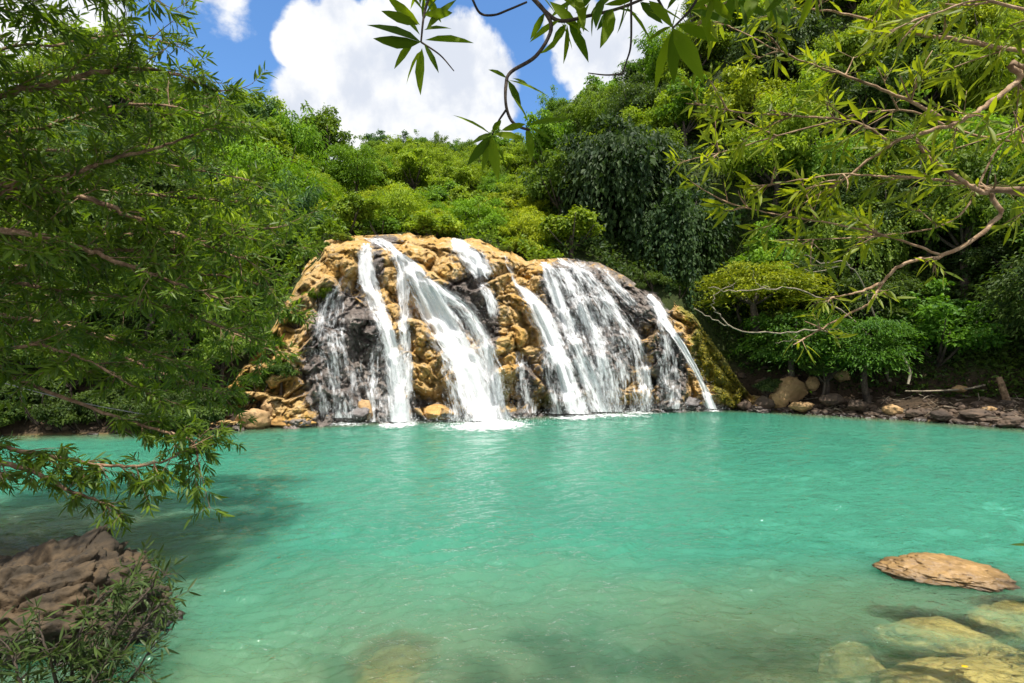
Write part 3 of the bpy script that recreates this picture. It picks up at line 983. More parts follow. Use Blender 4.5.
# ------------------------------------------------------------------ crowns
def crown_broad(seed, nc=46, per=230, leaf=.085, zs=.85, low=-.45, near=False, wide=.6):
    """boughs of uneven length that carry clumps of leaves, with gaps between them"""
    rng = np.random.default_rng(seed)
    g = Geo()
    nb = max(9, nc // 3)
    d = nrm(rng.normal(size=(nb * 4, 3)) + np.array([0, 0, .25]))
    d = d[d[:, 2] > low][:nb]
    nb = len(d)
    ln = rng.uniform(.62, 1.18, nb) * (1 + .25 * perlin(d * 1.3 + seed))
    C, Rr = [], []
    for k in range(nb):
        for q in rng.uniform(.35, 1., int(rng.integers(4, 8))):
            C.append(d[k] * ln[k] * q * np.array([1, 1, zs]) + rng.normal(size=3) * .13 * (1.1 - .5 * q))
            Rr.append(rng.uniform(.13, .3) * (1.25 - .5 * q))
    C, Rr = np.array(C), np.array(Rr)
    tot = nc * per
    k = rng.choice(len(C), tot, p=Rr ** 2 / (Rr ** 2).sum())
    N = tot
    e = nrm(rng.normal(size=(N, 3)) + np.array([0, 0, .35]))
    rad = rng.uniform(.1, 1., N) ** .5 * (1 + .5 * (rng.uniform(0, 1, N) > .9))
    pos = C[k] + e * (Rr[k] * rad)[:, None] * np.array([1.15, 1.15, .62])
    up = nrm(e * .5 + UP * .6 + rng.normal(size=(N, 3)) * .5)
    ax = nrm(np.cross(up, rng.normal(size=(N, 3))) - UP * .3 + e * .35)
    tone = rng.uniform(-.2, .3, len(C))
    sh = np.clip(rng.beta(2, 3, N) * .8 + tone[k], 0, 1)
    L = leaf * rng.uniform(.45, 1.5, N) * rng.uniform(.75, 1.25, len(C))[k]
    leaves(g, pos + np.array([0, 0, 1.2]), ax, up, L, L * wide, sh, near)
    return g


def crown_sprays(seed, nc=60, per=150, leaf=.1):
    """airy crown of flat leaf sprays in layers"""
    rng = np.random.default_rng(seed)
    g = Geo()
    for k in range(nc):
        a = rng.uniform(0, 2 * math.pi)
        h = rng.uniform(-.45, .75)
        r = rng.uniform(.35, 1.) * math.sqrt(max(.15, 1 - h * h * .9))
        c = np.array([math.cos(a) * r, math.sin(a) * r, h])
        out = np.array([math.cos(a), math.sin(a), -.22 + rng.normal() * .12])
        n = per
        q = rng.normal(size=(n, 3)) * np.array([.19, .19, .05])
        q[:, 2] -= (q[:, 0] ** 2 + q[:, 1] ** 2) * 1.2
        ax = nrm(out + rng.normal(size=(n, 3)) * .55 - UP * .2)
        up = nrm(UP + rng.normal(size=(n, 3)) * .35)
        L = leaf * rng.uniform(.6, 1.3, n)
        leaves(g, c + q + np.array([0, 0, 1.2]), ax, up, L, L * .38, np.clip(rng.beta(2, 2.5, n) + rng.uniform(-.15, .2), 0, 1), False, .25)
    return g


def crown_bamboo(seed, nc=34, per=210):
    rng = np.random.default_rng(seed)
    g, gc = Geo(), Geo()
    for k in range(nc):
        a = rng.uniform(0, 2 * math.pi)
        out = np.array([math.cos(a), math.sin(a), 0])
        hgt = rng.uniform(1.5, 2.3)
        lean = rng.uniform(.15, 1.05)
        s = np.linspace(0, 1, 9)
        b = np.array([rng.normal() * .1, rng.normal() * .1, 0])
        pt = b + out * (lean * s ** 2.2)[:, None] + UP * (hgt * (s - .28 * lean * s ** 3.5))[:, None]
        tube(gc, np.concatenate([[b * 1.2 - UP * .9, b * 1.1 - UP * .4], pt]), .009, .003, 4)
        q = rng.uniform(.28, 1., per)
        pos = np.stack([np.interp(q, s, pt[:, i]) for i in range(3)], -1)
        th = rng.uniform(0, 2 * math.pi, per)
        rad = np.stack([np.cos(th), np.sin(th), rng.uniform(-.5, .3, per)], -1)
        pos = pos + rad * (rng.uniform(.02, .2, per) * (1.15 - q * .6))[:, None]
        ax = nrm(rad + out * .5 - UP * rng.uniform(.2, 1.1, per)[:, None])
        up = nrm(UP + rng.normal(size=(per, 3)) * .5)
        L = rng.uniform(.09, .17, per)
        leaves(g, pos, ax, up, L, L * .24, np.clip(rng.beta(2, 2, per) + rng.uniform(-.2, .2), 0, 1), False, .3)
    return g, gc


def crown_creeper(seed, ns=150, per=95):
    """curtain of hanging vines over a domed top"""
    rng = np.random.default_rng(seed)
    g = crown_broad(seed + 100, 40, 170, .085, .7, -.1)
    for k in range(ns):
        a = rng.uniform(0, 2 * math.pi)
        r = rng.uniform(.55, 1.02)
        top = np.array([math.cos(a) * r, math.sin(a) * r, 1.2 + .5 * math.sqrt(max(0, 1.08 - r * r))])
        ln = rng.uniform(.5, 1.5)
        q = rng.uniform(0, 1, per)
        pos = top - UP * (q * ln)[:, None] + rng.normal(size=(per, 3)) * np.array([.05, .05, .02]) * (1.3 - q * .7)[:, None]
        ax = nrm(np.array([math.cos(a), math.sin(a), 0]) * .5 + rng.normal(size=(per, 3)) * .5 - UP * .8)
        up = nrm(np.array([math.cos(a), math.sin(a), .6]) + rng.normal(size=(per, 3)) * .4)
        L = rng.uniform(.05, .1, per)
        leaves(g, pos, ax, up, L, L * .6, np.clip(rng.beta(2, 3, per) + rng.uniform(-.15, .2), 0, 1))
    return g


def trunk_unit(seed):
    rng = np.random.default_rng(seed)
    g = Geo()
    pts = np.array([[0, 0, -.35], [.03, .02, .2], [-.02, .04, .6], [.02, 0, 1.]]) + rng.normal(size=(4, 3)) * .03
    tube(g, catmull(pts, 4), .09, .04, 7)
    for k in range(7):
        a = rng.uniform(0, 2 * math.pi)
        e = np.array([math.cos(a) * .7, math.sin(a) * .7, rng.uniform(1., 1.7)])
        tube(g, catmull([pts[2], (pts[2] + e) * .5 + np.array([0, 0, -.08]), e], 4), .035, .008, 5)
    return g


CR_ = {'broad': [crown_broad(s, 46, 230, .085, z).mesh('broad_crown', M['leaf'], False) for s, z in ((1, .85), (2, .95), (3, .75), (4, .85), (5, 1.05))],
       'fine': [crown_broad(s, 60, 260, .06, z).mesh('fine_crown', M['leaf'], False) for s, z in ((11, .8), (12, .9), (13, 1.0))],
       'spray': [crown_sprays(s).mesh('spray_crown', M['leaf'], False) for s in (21, 22, 23)],
       'creeper': [crown_creeper(s).mesh('creeper_crown', M['leaf'], False) for s in (41, 42)],
       'shrub': [crown_broad(s, 34, 210, .1, .62, -.15).mesh('shrub_crown', M['leaf'], False) for s in (51, 52, 53)]}
BB = [crown_bamboo(s) for s in (31, 32, 33)]
CR_['bamboo'] = [b[0].mesh('bamboo_crown', M['bamboo'], False) for b in BB]
CULM = [b[1].mesh('bamboo_culm', M['culm']) for b in BB]
TRK = [trunk_unit(s).mesh('tree_trunk', M['bark_dark']) for s in (1, 2, 3)]
NAME = {'broad': 'tree', 'fine': 'tree', 'spray': 'tree', 'creeper': 'creeper_tree', 'shrub': 'shrub', 'bamboo': 'bamboo_clump'}
PLANTED = []


def plant(kind, u, Y, s, colour, label=None, cat=None, group=None, z=None, zs=1., rot=None, var=None, sink=.0, keep=False, rng=np.random.default_rng(5)):
    gz = float(ground_z(u, Y)) if z is None else z
    root = bpy.data.objects.new(NAME[kind], None)
    COL.objects.link(root)
    root.empty_display_size = .2
    root.location = ((u - 512) / F * Y, Y, gz - sink)
    root.scale = (s, s, s * zs)
    root.rotation_euler = (0, 0, rng.uniform(0, 6.28) if rot is None else rot)
    v = int(rng.integers(0, 60)) if var is None else var
    ms = CR_[kind]
    c = link('crown' if kind != 'shrub' else 'foliage', ms[v % len(ms)], root)
    c.color = (*colour, 1)
    if kind == 'bamboo':
        link('culms', CULM[v % len(CULM)], root)
        c.name = 'foliage'
    else:
        link('trunk' if kind != 'shrub' else 'stem', TRK[v % len(TRK)], root)
    tag(root, label, cat or {'bamboo': 'bamboo', 'shrub': 'shrub'}.get(kind, 'tree'), group)
    PLANTED.append(dict(o=root, kind=kind, u=u, Y=Y, s=s, col=colour, auto=label is None, keep=keep))
    return root


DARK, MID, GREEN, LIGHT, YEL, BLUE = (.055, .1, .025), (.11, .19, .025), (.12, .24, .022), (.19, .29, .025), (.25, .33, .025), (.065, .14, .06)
# named plants the photo shows apart
plant('shrub', 570, 31.2, 2.15, (.16, .24, .018), 'bright yellow-green bush bulging over the top of the lacy veil', z=8.3, zs=.95, var=0)
plant('creeper', 622, 36.0, 4.3, (.03, .062, .02), 'tall dark tree hung with creepers above the lacy veil', z=8.4, zs=1.35, var=0)
plant('creeper', 668, 34.5, 3.4, (.032, .07, .022), 'second dark creeper-draped tree nearer the mossy mound', z=5.6, zs=1.3, var=1)
plant('creeper', 575, 40.0, 3.6, (.04, .085, .025), 'rounded creeper-clad tree behind the bright bush on the cliff top', z=10.6, zs=1.1, var=1)
plant('spray', 757, 29.5, 2.8, (.17, .22, .018), 'yellow-green layered tree leaning out over the mossy mound', z=4.9, zs=.62, var=0)
plant('spray', 790, 28.4, 2.4, (.06, .14, .02), 'fresh green layered tree above the tan rock pile', z=1.5, zs=.85, var=1)
plant('broad', 930, 26.6, 2.7, (.08, .19, .02), 'bright green bushy tree drooping over the fallen log', z=.7, zs=1.05, var=2)
plant('spray', 868, 26.5, 2.0, (.06, .15, .02), 'darker layered tree between the rock pile and the fallen log', z=1.1, zs=1., var=1)
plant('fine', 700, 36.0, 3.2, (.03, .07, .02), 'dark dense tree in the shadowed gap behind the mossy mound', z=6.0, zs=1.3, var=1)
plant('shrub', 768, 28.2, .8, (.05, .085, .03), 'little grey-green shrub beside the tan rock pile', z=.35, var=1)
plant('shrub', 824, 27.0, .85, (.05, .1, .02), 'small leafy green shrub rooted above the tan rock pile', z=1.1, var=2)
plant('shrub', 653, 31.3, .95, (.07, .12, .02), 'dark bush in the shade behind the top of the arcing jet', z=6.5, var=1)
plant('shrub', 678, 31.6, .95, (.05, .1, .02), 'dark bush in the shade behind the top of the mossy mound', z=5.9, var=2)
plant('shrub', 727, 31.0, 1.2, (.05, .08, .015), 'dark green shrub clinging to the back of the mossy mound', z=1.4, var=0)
for px, py, sc, colr, v, lab in (
        (318, 296, .62, (.15, .23, .02), 1, 'small bright bush clinging to the ochre rock over the dark wet wall'),
        (298, 322, .7, (.1, .18, .02), 2, 'green bush clinging to the ochre rock flank beside the misty veil'),
        (282, 372, .85, (.05, .1, .02), 0, 'dense dark bush above the orange slab at the shore'),
        (258, 388, .95, (.06, .11, .02), 2, 'shaded green bush above the pale tan rock'),
        (236, 402, .95, (.05, .095, .02), 1, 'dark bush hiding the brown stone at the shore'),
        (268, 345, .9, (.08, .15, .02), 0, 'mid green bush higher up the ochre rock flank'),
        (345, 240, .5, (.14, .2, .02), 1, 'tuft of yellow-green bush on the cliff rim before the twin ribbons'),
        (322, 250, .6, (.09, .16, .02), 2, 'green bush at the corner of the cliff rim'),
        (506, 250, .45, (.12, .19, .02), 0, 'small bush on the cliff rim next to the short upper chute'),
        (640, 288, .5, (.05, .09, .02), 1, 'small dark bush on the rock rim between the lacy veil and the jet'),
        (428, 233, .32, (.11, .17, .02), 2, 'tiny tuft on the cliff rim between the twin ribbons and the upper chute')):
    yy = float(cliff_Y(px, py)) - .1 * sc
    plant('shrub', px, yy, sc, colr, lab, z=CH + (HZ - py) / F * yy - 1.15 * sc, zs=1., var=v)

# hillside, slope by slope
rs = np.random.default_rng(2024)
for k, u in enumerate(range(-50, 215, 22)):
    plant('shrub', u + rs.uniform(-5, 5), float(shoreY(u)) + rs.uniform(.3, .8), rs.uniform(.85, 1.2), tuple(np.array((.055, .1, .022)) * rs.uniform(.7, 1.2)), zs=rs.uniform(1., 1.4), sink=rs.uniform(.9, 1.3), rng=rs)
placed = [(p['o'].location.x, p['o'].location.y, p['s']) for p in PLANTED]


def scatter(n, ur, tr, kinds, sr, colours, zsr=(.85, 1.15), gap=.72, sink=.25):
    done = tries = 0
    while done < n and tries < n * 40:
        tries += 1
        u = rs.uniform(*ur)
        tt = rs.uniform(*tr)
        Yl = float(shoreY(u) + lip_t(u, 2))
        Y = Yl + (float(crest_t(u, 2)) - Yl) * tt
        s = rs.uniform(*sr)
        x = (u - 512) / F * Y
        if any((x - a) ** 2 + (Y - b) ** 2 < (gap * (s + c)) ** 2 for a, b, c in placed):
            continue
        if 870 < u < 1030 and Y < Yl + 2.2:
            continue
        kind = kinds[int(rs.integers(len(kinds)))]
        col = np.array(colours[int(rs.integers(len(colours)))]) * rs.uniform(.85, 1.15)
        plant(kind, u, Y, s, tuple(col), zs=rs.uniform(*zsr), sink=sink * s, rng=rs)
        placed.append((x, Y, s))
        done += 1


# behind the lip: bright low bushes, then bamboo and trees up to the ridge
scatter(46, (318, 545), (.03, .3), ['shrub', 'shrub', 'spray'], (1.1, 1.9), [LIGHT, YEL, YEL, GREEN], (.8, 1.1), .5, .8)
scatter(52, (330, 560), (.28, .75), ['bamboo', 'fine', 'broad', 'bamboo', 'spray'], (1.4, 2.5), [LIGHT, GREEN, LIGHT, MID], (.9, 1.2), .5)
scatter(44, (318, 570), (.72, 1.02), ['bamboo', 'broad', 'fine', 'fine'], (1.7, 2.8), [GREEN, MID, LIGHT, BLUE], (.9, 1.3), .5)
# slope behind the leaning tree
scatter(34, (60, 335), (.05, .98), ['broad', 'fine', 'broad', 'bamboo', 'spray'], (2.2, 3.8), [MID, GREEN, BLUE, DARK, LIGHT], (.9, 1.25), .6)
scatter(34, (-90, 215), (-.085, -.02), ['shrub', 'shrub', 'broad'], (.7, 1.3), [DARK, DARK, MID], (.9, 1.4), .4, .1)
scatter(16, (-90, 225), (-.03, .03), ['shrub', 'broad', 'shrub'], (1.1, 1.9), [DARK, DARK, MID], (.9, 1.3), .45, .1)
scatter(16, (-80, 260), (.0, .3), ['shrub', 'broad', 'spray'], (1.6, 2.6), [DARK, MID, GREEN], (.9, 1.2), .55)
# steep slope above the shaded bank
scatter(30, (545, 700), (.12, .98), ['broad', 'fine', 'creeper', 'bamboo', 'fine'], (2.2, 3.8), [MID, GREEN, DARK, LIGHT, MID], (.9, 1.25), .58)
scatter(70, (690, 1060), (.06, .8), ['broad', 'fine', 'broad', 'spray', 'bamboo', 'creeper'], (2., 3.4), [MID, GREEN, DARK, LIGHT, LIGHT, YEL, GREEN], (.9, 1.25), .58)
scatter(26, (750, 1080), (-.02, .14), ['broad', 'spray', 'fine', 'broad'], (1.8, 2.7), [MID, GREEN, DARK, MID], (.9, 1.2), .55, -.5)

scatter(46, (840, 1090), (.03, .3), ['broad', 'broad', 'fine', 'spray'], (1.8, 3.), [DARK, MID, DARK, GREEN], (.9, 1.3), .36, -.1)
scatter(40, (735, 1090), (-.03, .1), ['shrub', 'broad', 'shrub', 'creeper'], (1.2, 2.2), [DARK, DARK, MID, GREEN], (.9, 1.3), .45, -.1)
# leafy ground cover over all slopes, and moss on the mound
rng = np.random.default_rng(9)
N = 150000
u = rng.uniform(-120, 1130, N)
tt = rng.uniform(0, 1.02, N) ** 1.4
Yl = shoreY(u) + lip_t(u, 2)
Y = Yl + .5 + (crest_t(u, 2) - Yl) * tt
Xg = (u - 512) / F * Y
hh = .3 + 1.3 * np.clip(.5 + fbm(np.stack([Xg, Y, Xg * 0], -1) * .35, 3), 0, 1.3)
keep = ~((u > 345) & (u < 520) & (Y - Yl < 1.6))
z = ground_z(u, Y) + hh * rng.uniform(0, 1, N) ** .6
pos = np.stack([Xg, Y, z], -1)[keep]
nb = 30000
ub = np.concatenate([rng.uniform(735, 1130, nb - 9000), rng.uniform(-120, 235, 9000)])
Yb_ = shoreY(ub) + np.where(ub > 700, 2.6, 1.2) + rng.uniform(0, 4.5, nb)
pos = np.concatenate([pos, np.stack([(ub - 512) / F * Yb_, Yb_, ground_z(ub, Yb_) + rng.uniform(0, 1, nb) ** .7 * np.clip((Yb_ - shoreY(ub) - 1.4) * .7, .15, 1.8) * (.6 + fbm(np.stack([ub * .03, Yb_ * .5, ub * 0], -1), 2))], -1)])
n = len(pos)
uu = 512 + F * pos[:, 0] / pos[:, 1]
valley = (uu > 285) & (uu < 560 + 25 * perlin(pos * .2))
for pick, colr, lab in ((valley, (.13, .22, .022), 'bright green undergrowth carpeting the valley floor behind the falls'), (~valley & (rng.uniform(0, 1, n) < .62), (.045, .085, .02), 'undergrowth on the steep slopes, tinted dark for shade between the trees')):  # the darker slope tint stands in for shade in the gaps
    q = pos[pick]
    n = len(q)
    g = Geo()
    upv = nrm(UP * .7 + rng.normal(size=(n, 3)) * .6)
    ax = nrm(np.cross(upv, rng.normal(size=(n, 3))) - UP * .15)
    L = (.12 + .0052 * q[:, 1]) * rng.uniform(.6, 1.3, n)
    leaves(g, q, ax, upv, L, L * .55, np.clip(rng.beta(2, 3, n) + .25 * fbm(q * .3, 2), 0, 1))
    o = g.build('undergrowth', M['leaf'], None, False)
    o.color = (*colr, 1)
    tag(o, lab, 'undergrowth', None, 'stuff')


N = 16000
px, py = rng.uniform(675, 755, N), rng.uniform(295, 412, N)
ok = (blobs(MOSS, px, py) * .8 + .5 * perlin(np.stack([px * .12, py * .12, px * 0], -1)) > .48) & (py > lip_t(px) + 1) & (py < shore_py(px) - 2)
px, py = px[ok], py[ok]
pos = P(px, py, cliff_Y(px, py) - rng.uniform(0, .12, len(px)))
n = len(pos)
g = Geo()
ax = nrm(rng.normal(size=(n, 3)) + np.array([0, -.4, -.3]))
L = rng.uniform(.05, .14, n)
leaves(g, pos, ax, nrm(np.array([0, -.6, .6]) + rng.normal(size=(n, 3)) * .4), L, L * .6, np.clip(rng.beta(2, 2, n) + .3 * fbm(pos * .8, 2), 0, 1))
o = g.build('moss_cover', M['leaf'], None, False)
o.color = (.22, .21, .03, 1)
tag(o, 'olive and yellow moss covering the rounded mound beside the arcing jet', 'moss', None, 'stuff')


# ------------------------------------------------------------------ limbed trees near the viewer
class Limbed:
    def __init__(s, seed):
        s.rng = np.random.default_rng(seed)
        s.wood, s.trunk = Geo(), Geo()
        s.lp, s.la, s.lu, s.ll, s.ls = [], [], [], [], []

    def twig_leaves(s, pt, n, L, start=.15, spread=.75, upb=.5, grav=.12):
        r = s.rng
        q = start + (1 - start) * (np.arange(n) + r.uniform(0, 1, n)) / n
        q = np.clip(q, 0, 1) ** .7
        m = np.linspace(0, 1, len(pt))
        pos = np.stack([np.interp(q, m, pt[:, i]) for i in range(3)], -1)
        d = nrm(pt[-1] - pt[0])
        a = nrm(np.cross(d, UP + .01))
        b = np.cross(a, d)
        th = np.arange(n) * 2.4 + r.uniform(0, 6)
        ax = nrm(d * r.uniform(.45, 1.1, n)[:, None] + (a * np.cos(th)[:, None] + b * np.sin(th)[:, None]) * spread - UP * grav)
        s.lp.append(pos)
        s.la.append(ax)
        s.lu.append(nrm(UP * upb + r.normal(size=(n, 3)) * .45))
        s.ll.append(L * r.uniform(.65, 1.2, n))
        s.ls.append(np.clip(r.beta(2, 2.4, n) + r.uniform(-.2, .25), 0, 1))

    def limb(s, pts, r0, r1, sub=.32, slen=(.35, .9), twig=.13, tlen=(.12, .3), nl=12, L=.15, start=.2, lift=.1, geo=None, grav=.12, flat=.6, tipw=1.):
        r = s.rng
        p = catmull(pts, 7)
        p[1:-1] += r.normal(size=p[1:-1].shape) * min(.012, r0 * .22)
        tube(geo or s.wood, p, r0, r1, 8, .05, r)
        seg = np.linalg.norm(np.diff(p, axis=0), axis=1)
        cum = np.concatenate([[0], np.cumsum(seg)])
        tot = cum[-1]
        qs = np.arange(start * tot, tot, sub) + r.uniform(0, sub * .6)
        for q in list(qs) + [tot]:
            q = min(q, tot)
            o = np.array([np.interp(q, cum, p[:, i]) for i in range(3)])
            i = min(np.searchsorted(cum, q), len(p) - 1)
            d = nrm(p[i] - p[i - 1])
            last = q >= tot - 1e-6
            for rep in range(1 if last else 2):
                side = r.normal(size=3)
                side[2] = side[2] * flat + lift
                e = nrm(d * (1. if last else .75) + nrm(side) * (.25 if last else .85))
                ln = r.uniform(*slen) * (1. - .35 * q / tot)
                s.branch(o, e, ln, max(r1 * .8, .006), twig, tlen, nl, L, grav)

    def branch(s, o, e, ln, rad, twig, tlen, nl, L, grav):
        r = s.rng
        k = 6
        bend = r.normal(size=3) * .22
        bend[2] += .06 - grav * .8
        f = np.linspace(0, 1, k)[:, None]
        p = o + e * ln * f + bend * ln * f ** 2
        tube(s.wood, p, rad, rad * .35, 5)
        m = np.linspace(0, 1, k)
        for q in np.arange(.2, 1.001, twig / ln):
            c = np.array([np.interp(q, m, p[:, i]) for i in range(3)])
            for rep in range(2):
                d = nrm(nrm(p[-1] - p[0]) * .8 + r.normal(size=3) * np.array([.6, .6, .45]) - UP * grav * .6)
                l2 = r.uniform(*tlen)
                pt = c + d * l2 * np.linspace(0, 1, 3)[:, None]
                tube(s.wood, pt, rad * .4, rad * .2, 4)
                s.twig_leaves(pt, nl, L, grav=grav)

    def finish(s, name, loc, label, cat, leafmat, woodmat, wide=.17, group=None, droop=.14):
        root = thing(name, loc, label, cat, group)
        inv = root.matrix_world.inverted()
        g = Geo()
        L = np.concatenate(s.ll)
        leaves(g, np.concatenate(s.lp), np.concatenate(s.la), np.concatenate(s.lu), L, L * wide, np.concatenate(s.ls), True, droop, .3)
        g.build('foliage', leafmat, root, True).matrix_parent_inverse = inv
        if s.wood.n:
            s.wood.build('branches', woodmat, root).matrix_parent_inverse = inv
        if s.trunk.n:
            s.trunk.build('trunk', woodmat, root).matrix_parent_inverse = inv
        print(name, 'leaves', len(L))
        return root


def pp(*q):
    return [P(*c) for c in q]


# the leaning narrow-leaved tree
T1 = Limbed(101)
base = np.array([-8.2, 5.6, .6])
fork = np.array([-7.6, 6.0, 3.0])
top = np.array([-7.3, 6.3, 5.2])
tube(T1.trunk, catmull([base - UP * .8, base + np.array([.1, .1, .9]), fork, top, top + np.array([.5, .3, 2.])], 6), .26, .1, 10, .04, T1.rng)
for q, r0 in (  # first limbs listed are unseen, added to shade the boulder below
        ([(-60, -90, 4.5), (40, -110, 4.7), (150, -100, 5.)], .03),
        ([(-60, -230, 5.), (60, -260, 5.2), (180, -220, 5.6)], .03),
        ([(-90, -60, 4.), (0, -90, 4.1), (80, -80, 4.3)], .03),
        ([(-120, -120, 4.4), (-40, -150, 4.6), (60, -150, 4.8)], .03),
        ([(-160, -20, 4.2), (-80, -30, 4.3), (-20, -40, 4.5)], .03),
        ([(-130, -200, 4.9), (-30, -210, 5.1), (90, -190, 5.3)], .03),
        ([(-20, 300, 8.6), (100, 300, 9.), (200, 320, 9.4), (270, 350, 9.8)], .035),
        ([(-20, 330, 8.6), (100, 350, 9.), (180, 380, 9.3), (230, 395, 9.6)], .035),
        ([(-20, 240, 8.8), (100, 235, 9.2), (210, 235, 9.6), (290, 245, 10.)], .035),
        ([(-20, 160, 8.8), (80, 150, 9.), (170, 165, 9.4), (250, 180, 9.8)], .035),
        ([(-20, 90, 8.4), (80, 80, 8.8), (160, 90, 9.), (215, 110, 9.2)], .03),
        ([(0, 187, 6.1), (45, 188, 6.2), (100, 203, 6.3), (150, 224, 6.5), (205, 245, 6.8), (250, 262, 7.)], .05),
        ([(20, 187, 6.15), (62, 178, 6.3), (110, 160, 6.5), (160, 147, 6.7), (205, 130, 6.9)], .04),
        ([(-10, 228, 5.9), (50, 238, 6.), (92, 252, 6.1), (130, 266, 6.2), (175, 283, 6.3), (225, 300, 6.6)], .045),
        ([(-20, 244, 6.3), (40, 250, 6.4), (110, 250, 6.5), (175, 250, 6.8), (240, 232, 7.2), (285, 226, 7.5)], .04),
        ([(-20, 110, 5.9), (50, 85, 6.), (110, 70, 6.2), (165, 72, 6.4), (215, 90, 6.6)], .04),
        ([(-30, 20, 5.1), (40, -25, 5.2), (100, -30, 5.3), (140, -10, 5.4)], .035),
        ([(-20, 150, 6.8), (50, 125, 7.), (120, 105, 7.2), (180, 108, 7.5), (225, 120, 7.6)], .035),
        ([(-20, 280, 6.8), (60, 290, 7.), (140, 300, 7.2), (200, 318, 7.5), (245, 335, 7.8)], .04),
        ([(-20, 310, 7.2), (60, 325, 7.4), (130, 345, 7.6), (185, 365, 7.8)], .035),
        ([(-20, 265, 7.6), (80, 262, 7.9), (180, 272, 8.2), (245, 280, 8.4), (280, 300, 8.5)], .035),
        ([(-20, 200, 7.6), (70, 190, 7.8), (150, 195, 8.), (215, 200, 8.2), (260, 205, 8.4)], .035),
        ([(-20, 335, 6.2), (40, 345, 6.3), (90, 362, 6.4), (130, 385, 6.5)], .03),
        ([(-20, 70, 7.2), (60, 45, 7.4), (130, 35, 7.6), (175, 45, 7.7)], .025)):
    T1.limb([fork + (top - fork) * T1.rng.uniform(-.2, 1.)] + pp(*q), r0, .009, sub=.27, slen=(.3, .85), L=.165, start=.3, nl=9)
# low branch hanging over the water
T1.limb([base + np.array([.5, .3, 1.])] + pp((-20, 462, 5.7), (37, 472, 5.75), (68, 490, 5.8), (105, 503, 5.9)), .035, .01, sub=.25, slen=(.2, .5), tlen=(.1, .24), L=.14, start=.45, grav=.3, nl=9)
T1.limb([base + np.array([.6, .5, 1.2])] + pp((-20, 445, 5.9), (50, 456, 6.), (110, 466, 6.1), (160, 462, 6.2), (195, 445, 6.3)), .03, .008, sub=.2, slen=(.3, .6), tlen=(.1, .26), L=.14, start=.5, grav=.34, nl=11)
T1.limb([fork] + pp((-10, 370, 6.6), (70, 400, 6.6), (140, 425, 6.6), (190, 440, 6.5), (200, 470, 6.4)), .03, .008, sub=.2, slen=(.25, .6), tlen=(.1, .26), L=.14, start=.62, grav=.35, nl=11)
T1.finish('willow_tree', base, 'leaning narrow-leaved tree with brown boughs reaching over the big dark boulder', 'tree', M['willow'], M['bark'], .19)

# bush at the boulder's foot
T2 = Limbed(202)
for q in ([(95, 700, 4.5), (110, 640, 4.5), (140, 600, 4.55), (165, 575, 4.6)], [(100, 700, 4.5), (125, 650, 4.45), (155, 610, 4.4), (170, 600, 4.4)], [(90, 690, 4.5), (120, 610, 4.7), (135, 575, 4.8), (145, 560, 4.9)],
          [(70, 700, 4.3), (75, 650, 4.2), (90, 610, 4.2), (110, 590, 4.2)], [(60, 700, 4.2), (50, 660, 4.1), (40, 630, 4.1)], [(30, 720, 4.1), (20, 680, 4.), (10, 650, 4.)], [(100, 710, 4.3), (130, 680, 4.3), (150, 650, 4.3)], [(-10, 710, 4.1), (-5, 660, 4.1), (25, 630, 4.2)], [(80, 720, 4.2), (90, 690, 4.1), (105, 665, 4.1)]):
    T2.limb(pp(*q), .014, .005, sub=.15, slen=(.08, .24), twig=.1, tlen=(.06, .16), nl=5, L=.12, start=.1, grav=.1)
T2.finish('willow_bush', P(90, 690, 4.5), 'low narrow-leaved bush with pale leaf edges growing at the foot of the big dark boulder', 'bush', M['willow_dark'], M['bark_dark'], .15)

# tree with bare brown boughs over the shaded bank
T3 = Limbed(303)
def p3(*q):
    return [P(a_, b_, c_ * .62) for a_, b_, c_ in q]


tb = np.array([5.6, 2.2, .5])
tube(T3.trunk, catmull([tb - UP * .8, tb + UP * 1.2, np.array([5.0, 2.7, 3.2]), np.array([4.6, 3.0, 4.3]), np.array([4.3, 3.1, 5.4])], 6), .16, .07, 10, .04, T3.rng)
kw = dict(sub=.4, slen=(.16, .38), twig=.14, tlen=(.06, .15), nl=5, L=.135)
f1, f2, f3 = np.array([4.72, 2.95, 3.95]), np.array([4.85, 2.85, 3.5]), np.array([4.55, 3.02, 4.4])
T3.limb([f3] + p3((1024, 52, 5.), (975, 43, 5.), (912, 32, 5.), (848, 15, 5.), (800, 8, 5.)), 0.0148, 0.0039, start=.35, **kw)
T3.limb([f1] + p3((1035, 70, 4.8), (1019, 80, 4.8), (989, 104, 4.8), (955, 123, 4.8), (892, 144, 4.9), (848, 176, 5.), (800, 205, 5.1)), 0.0194, 0.0039, start=.4, **kw)
T3.limb(p3((955, 123, 4.8), (902, 98, 4.8), (855, 79, 4.9), (798, 59, 5.), (730, 27, 5.2)), 0.0101, 0.0029, start=.15, **kw)
T3.limb(p3((892, 144, 4.9), (861, 124, 4.95), (824, 118, 5.), (747, 113, 5.1), (705, 105, 5.2)), 0.0083, 0.0029, start=.15, **kw)
T3.limb([f2] + p3((1024, 191, 4.6), (986, 193, 4.6), (965, 183, 4.6), (929, 158, 4.7), (915, 138, 4.7)), 0.0185, 0.0059, start=.6, **kw)
T3.limb(p3((965, 183, 4.6), (920, 178, 4.7), (881, 176, 4.8), (835, 175, 5.), (770, 185, 5.1)), 0.0083, 0.0029, start=.15, **kw)
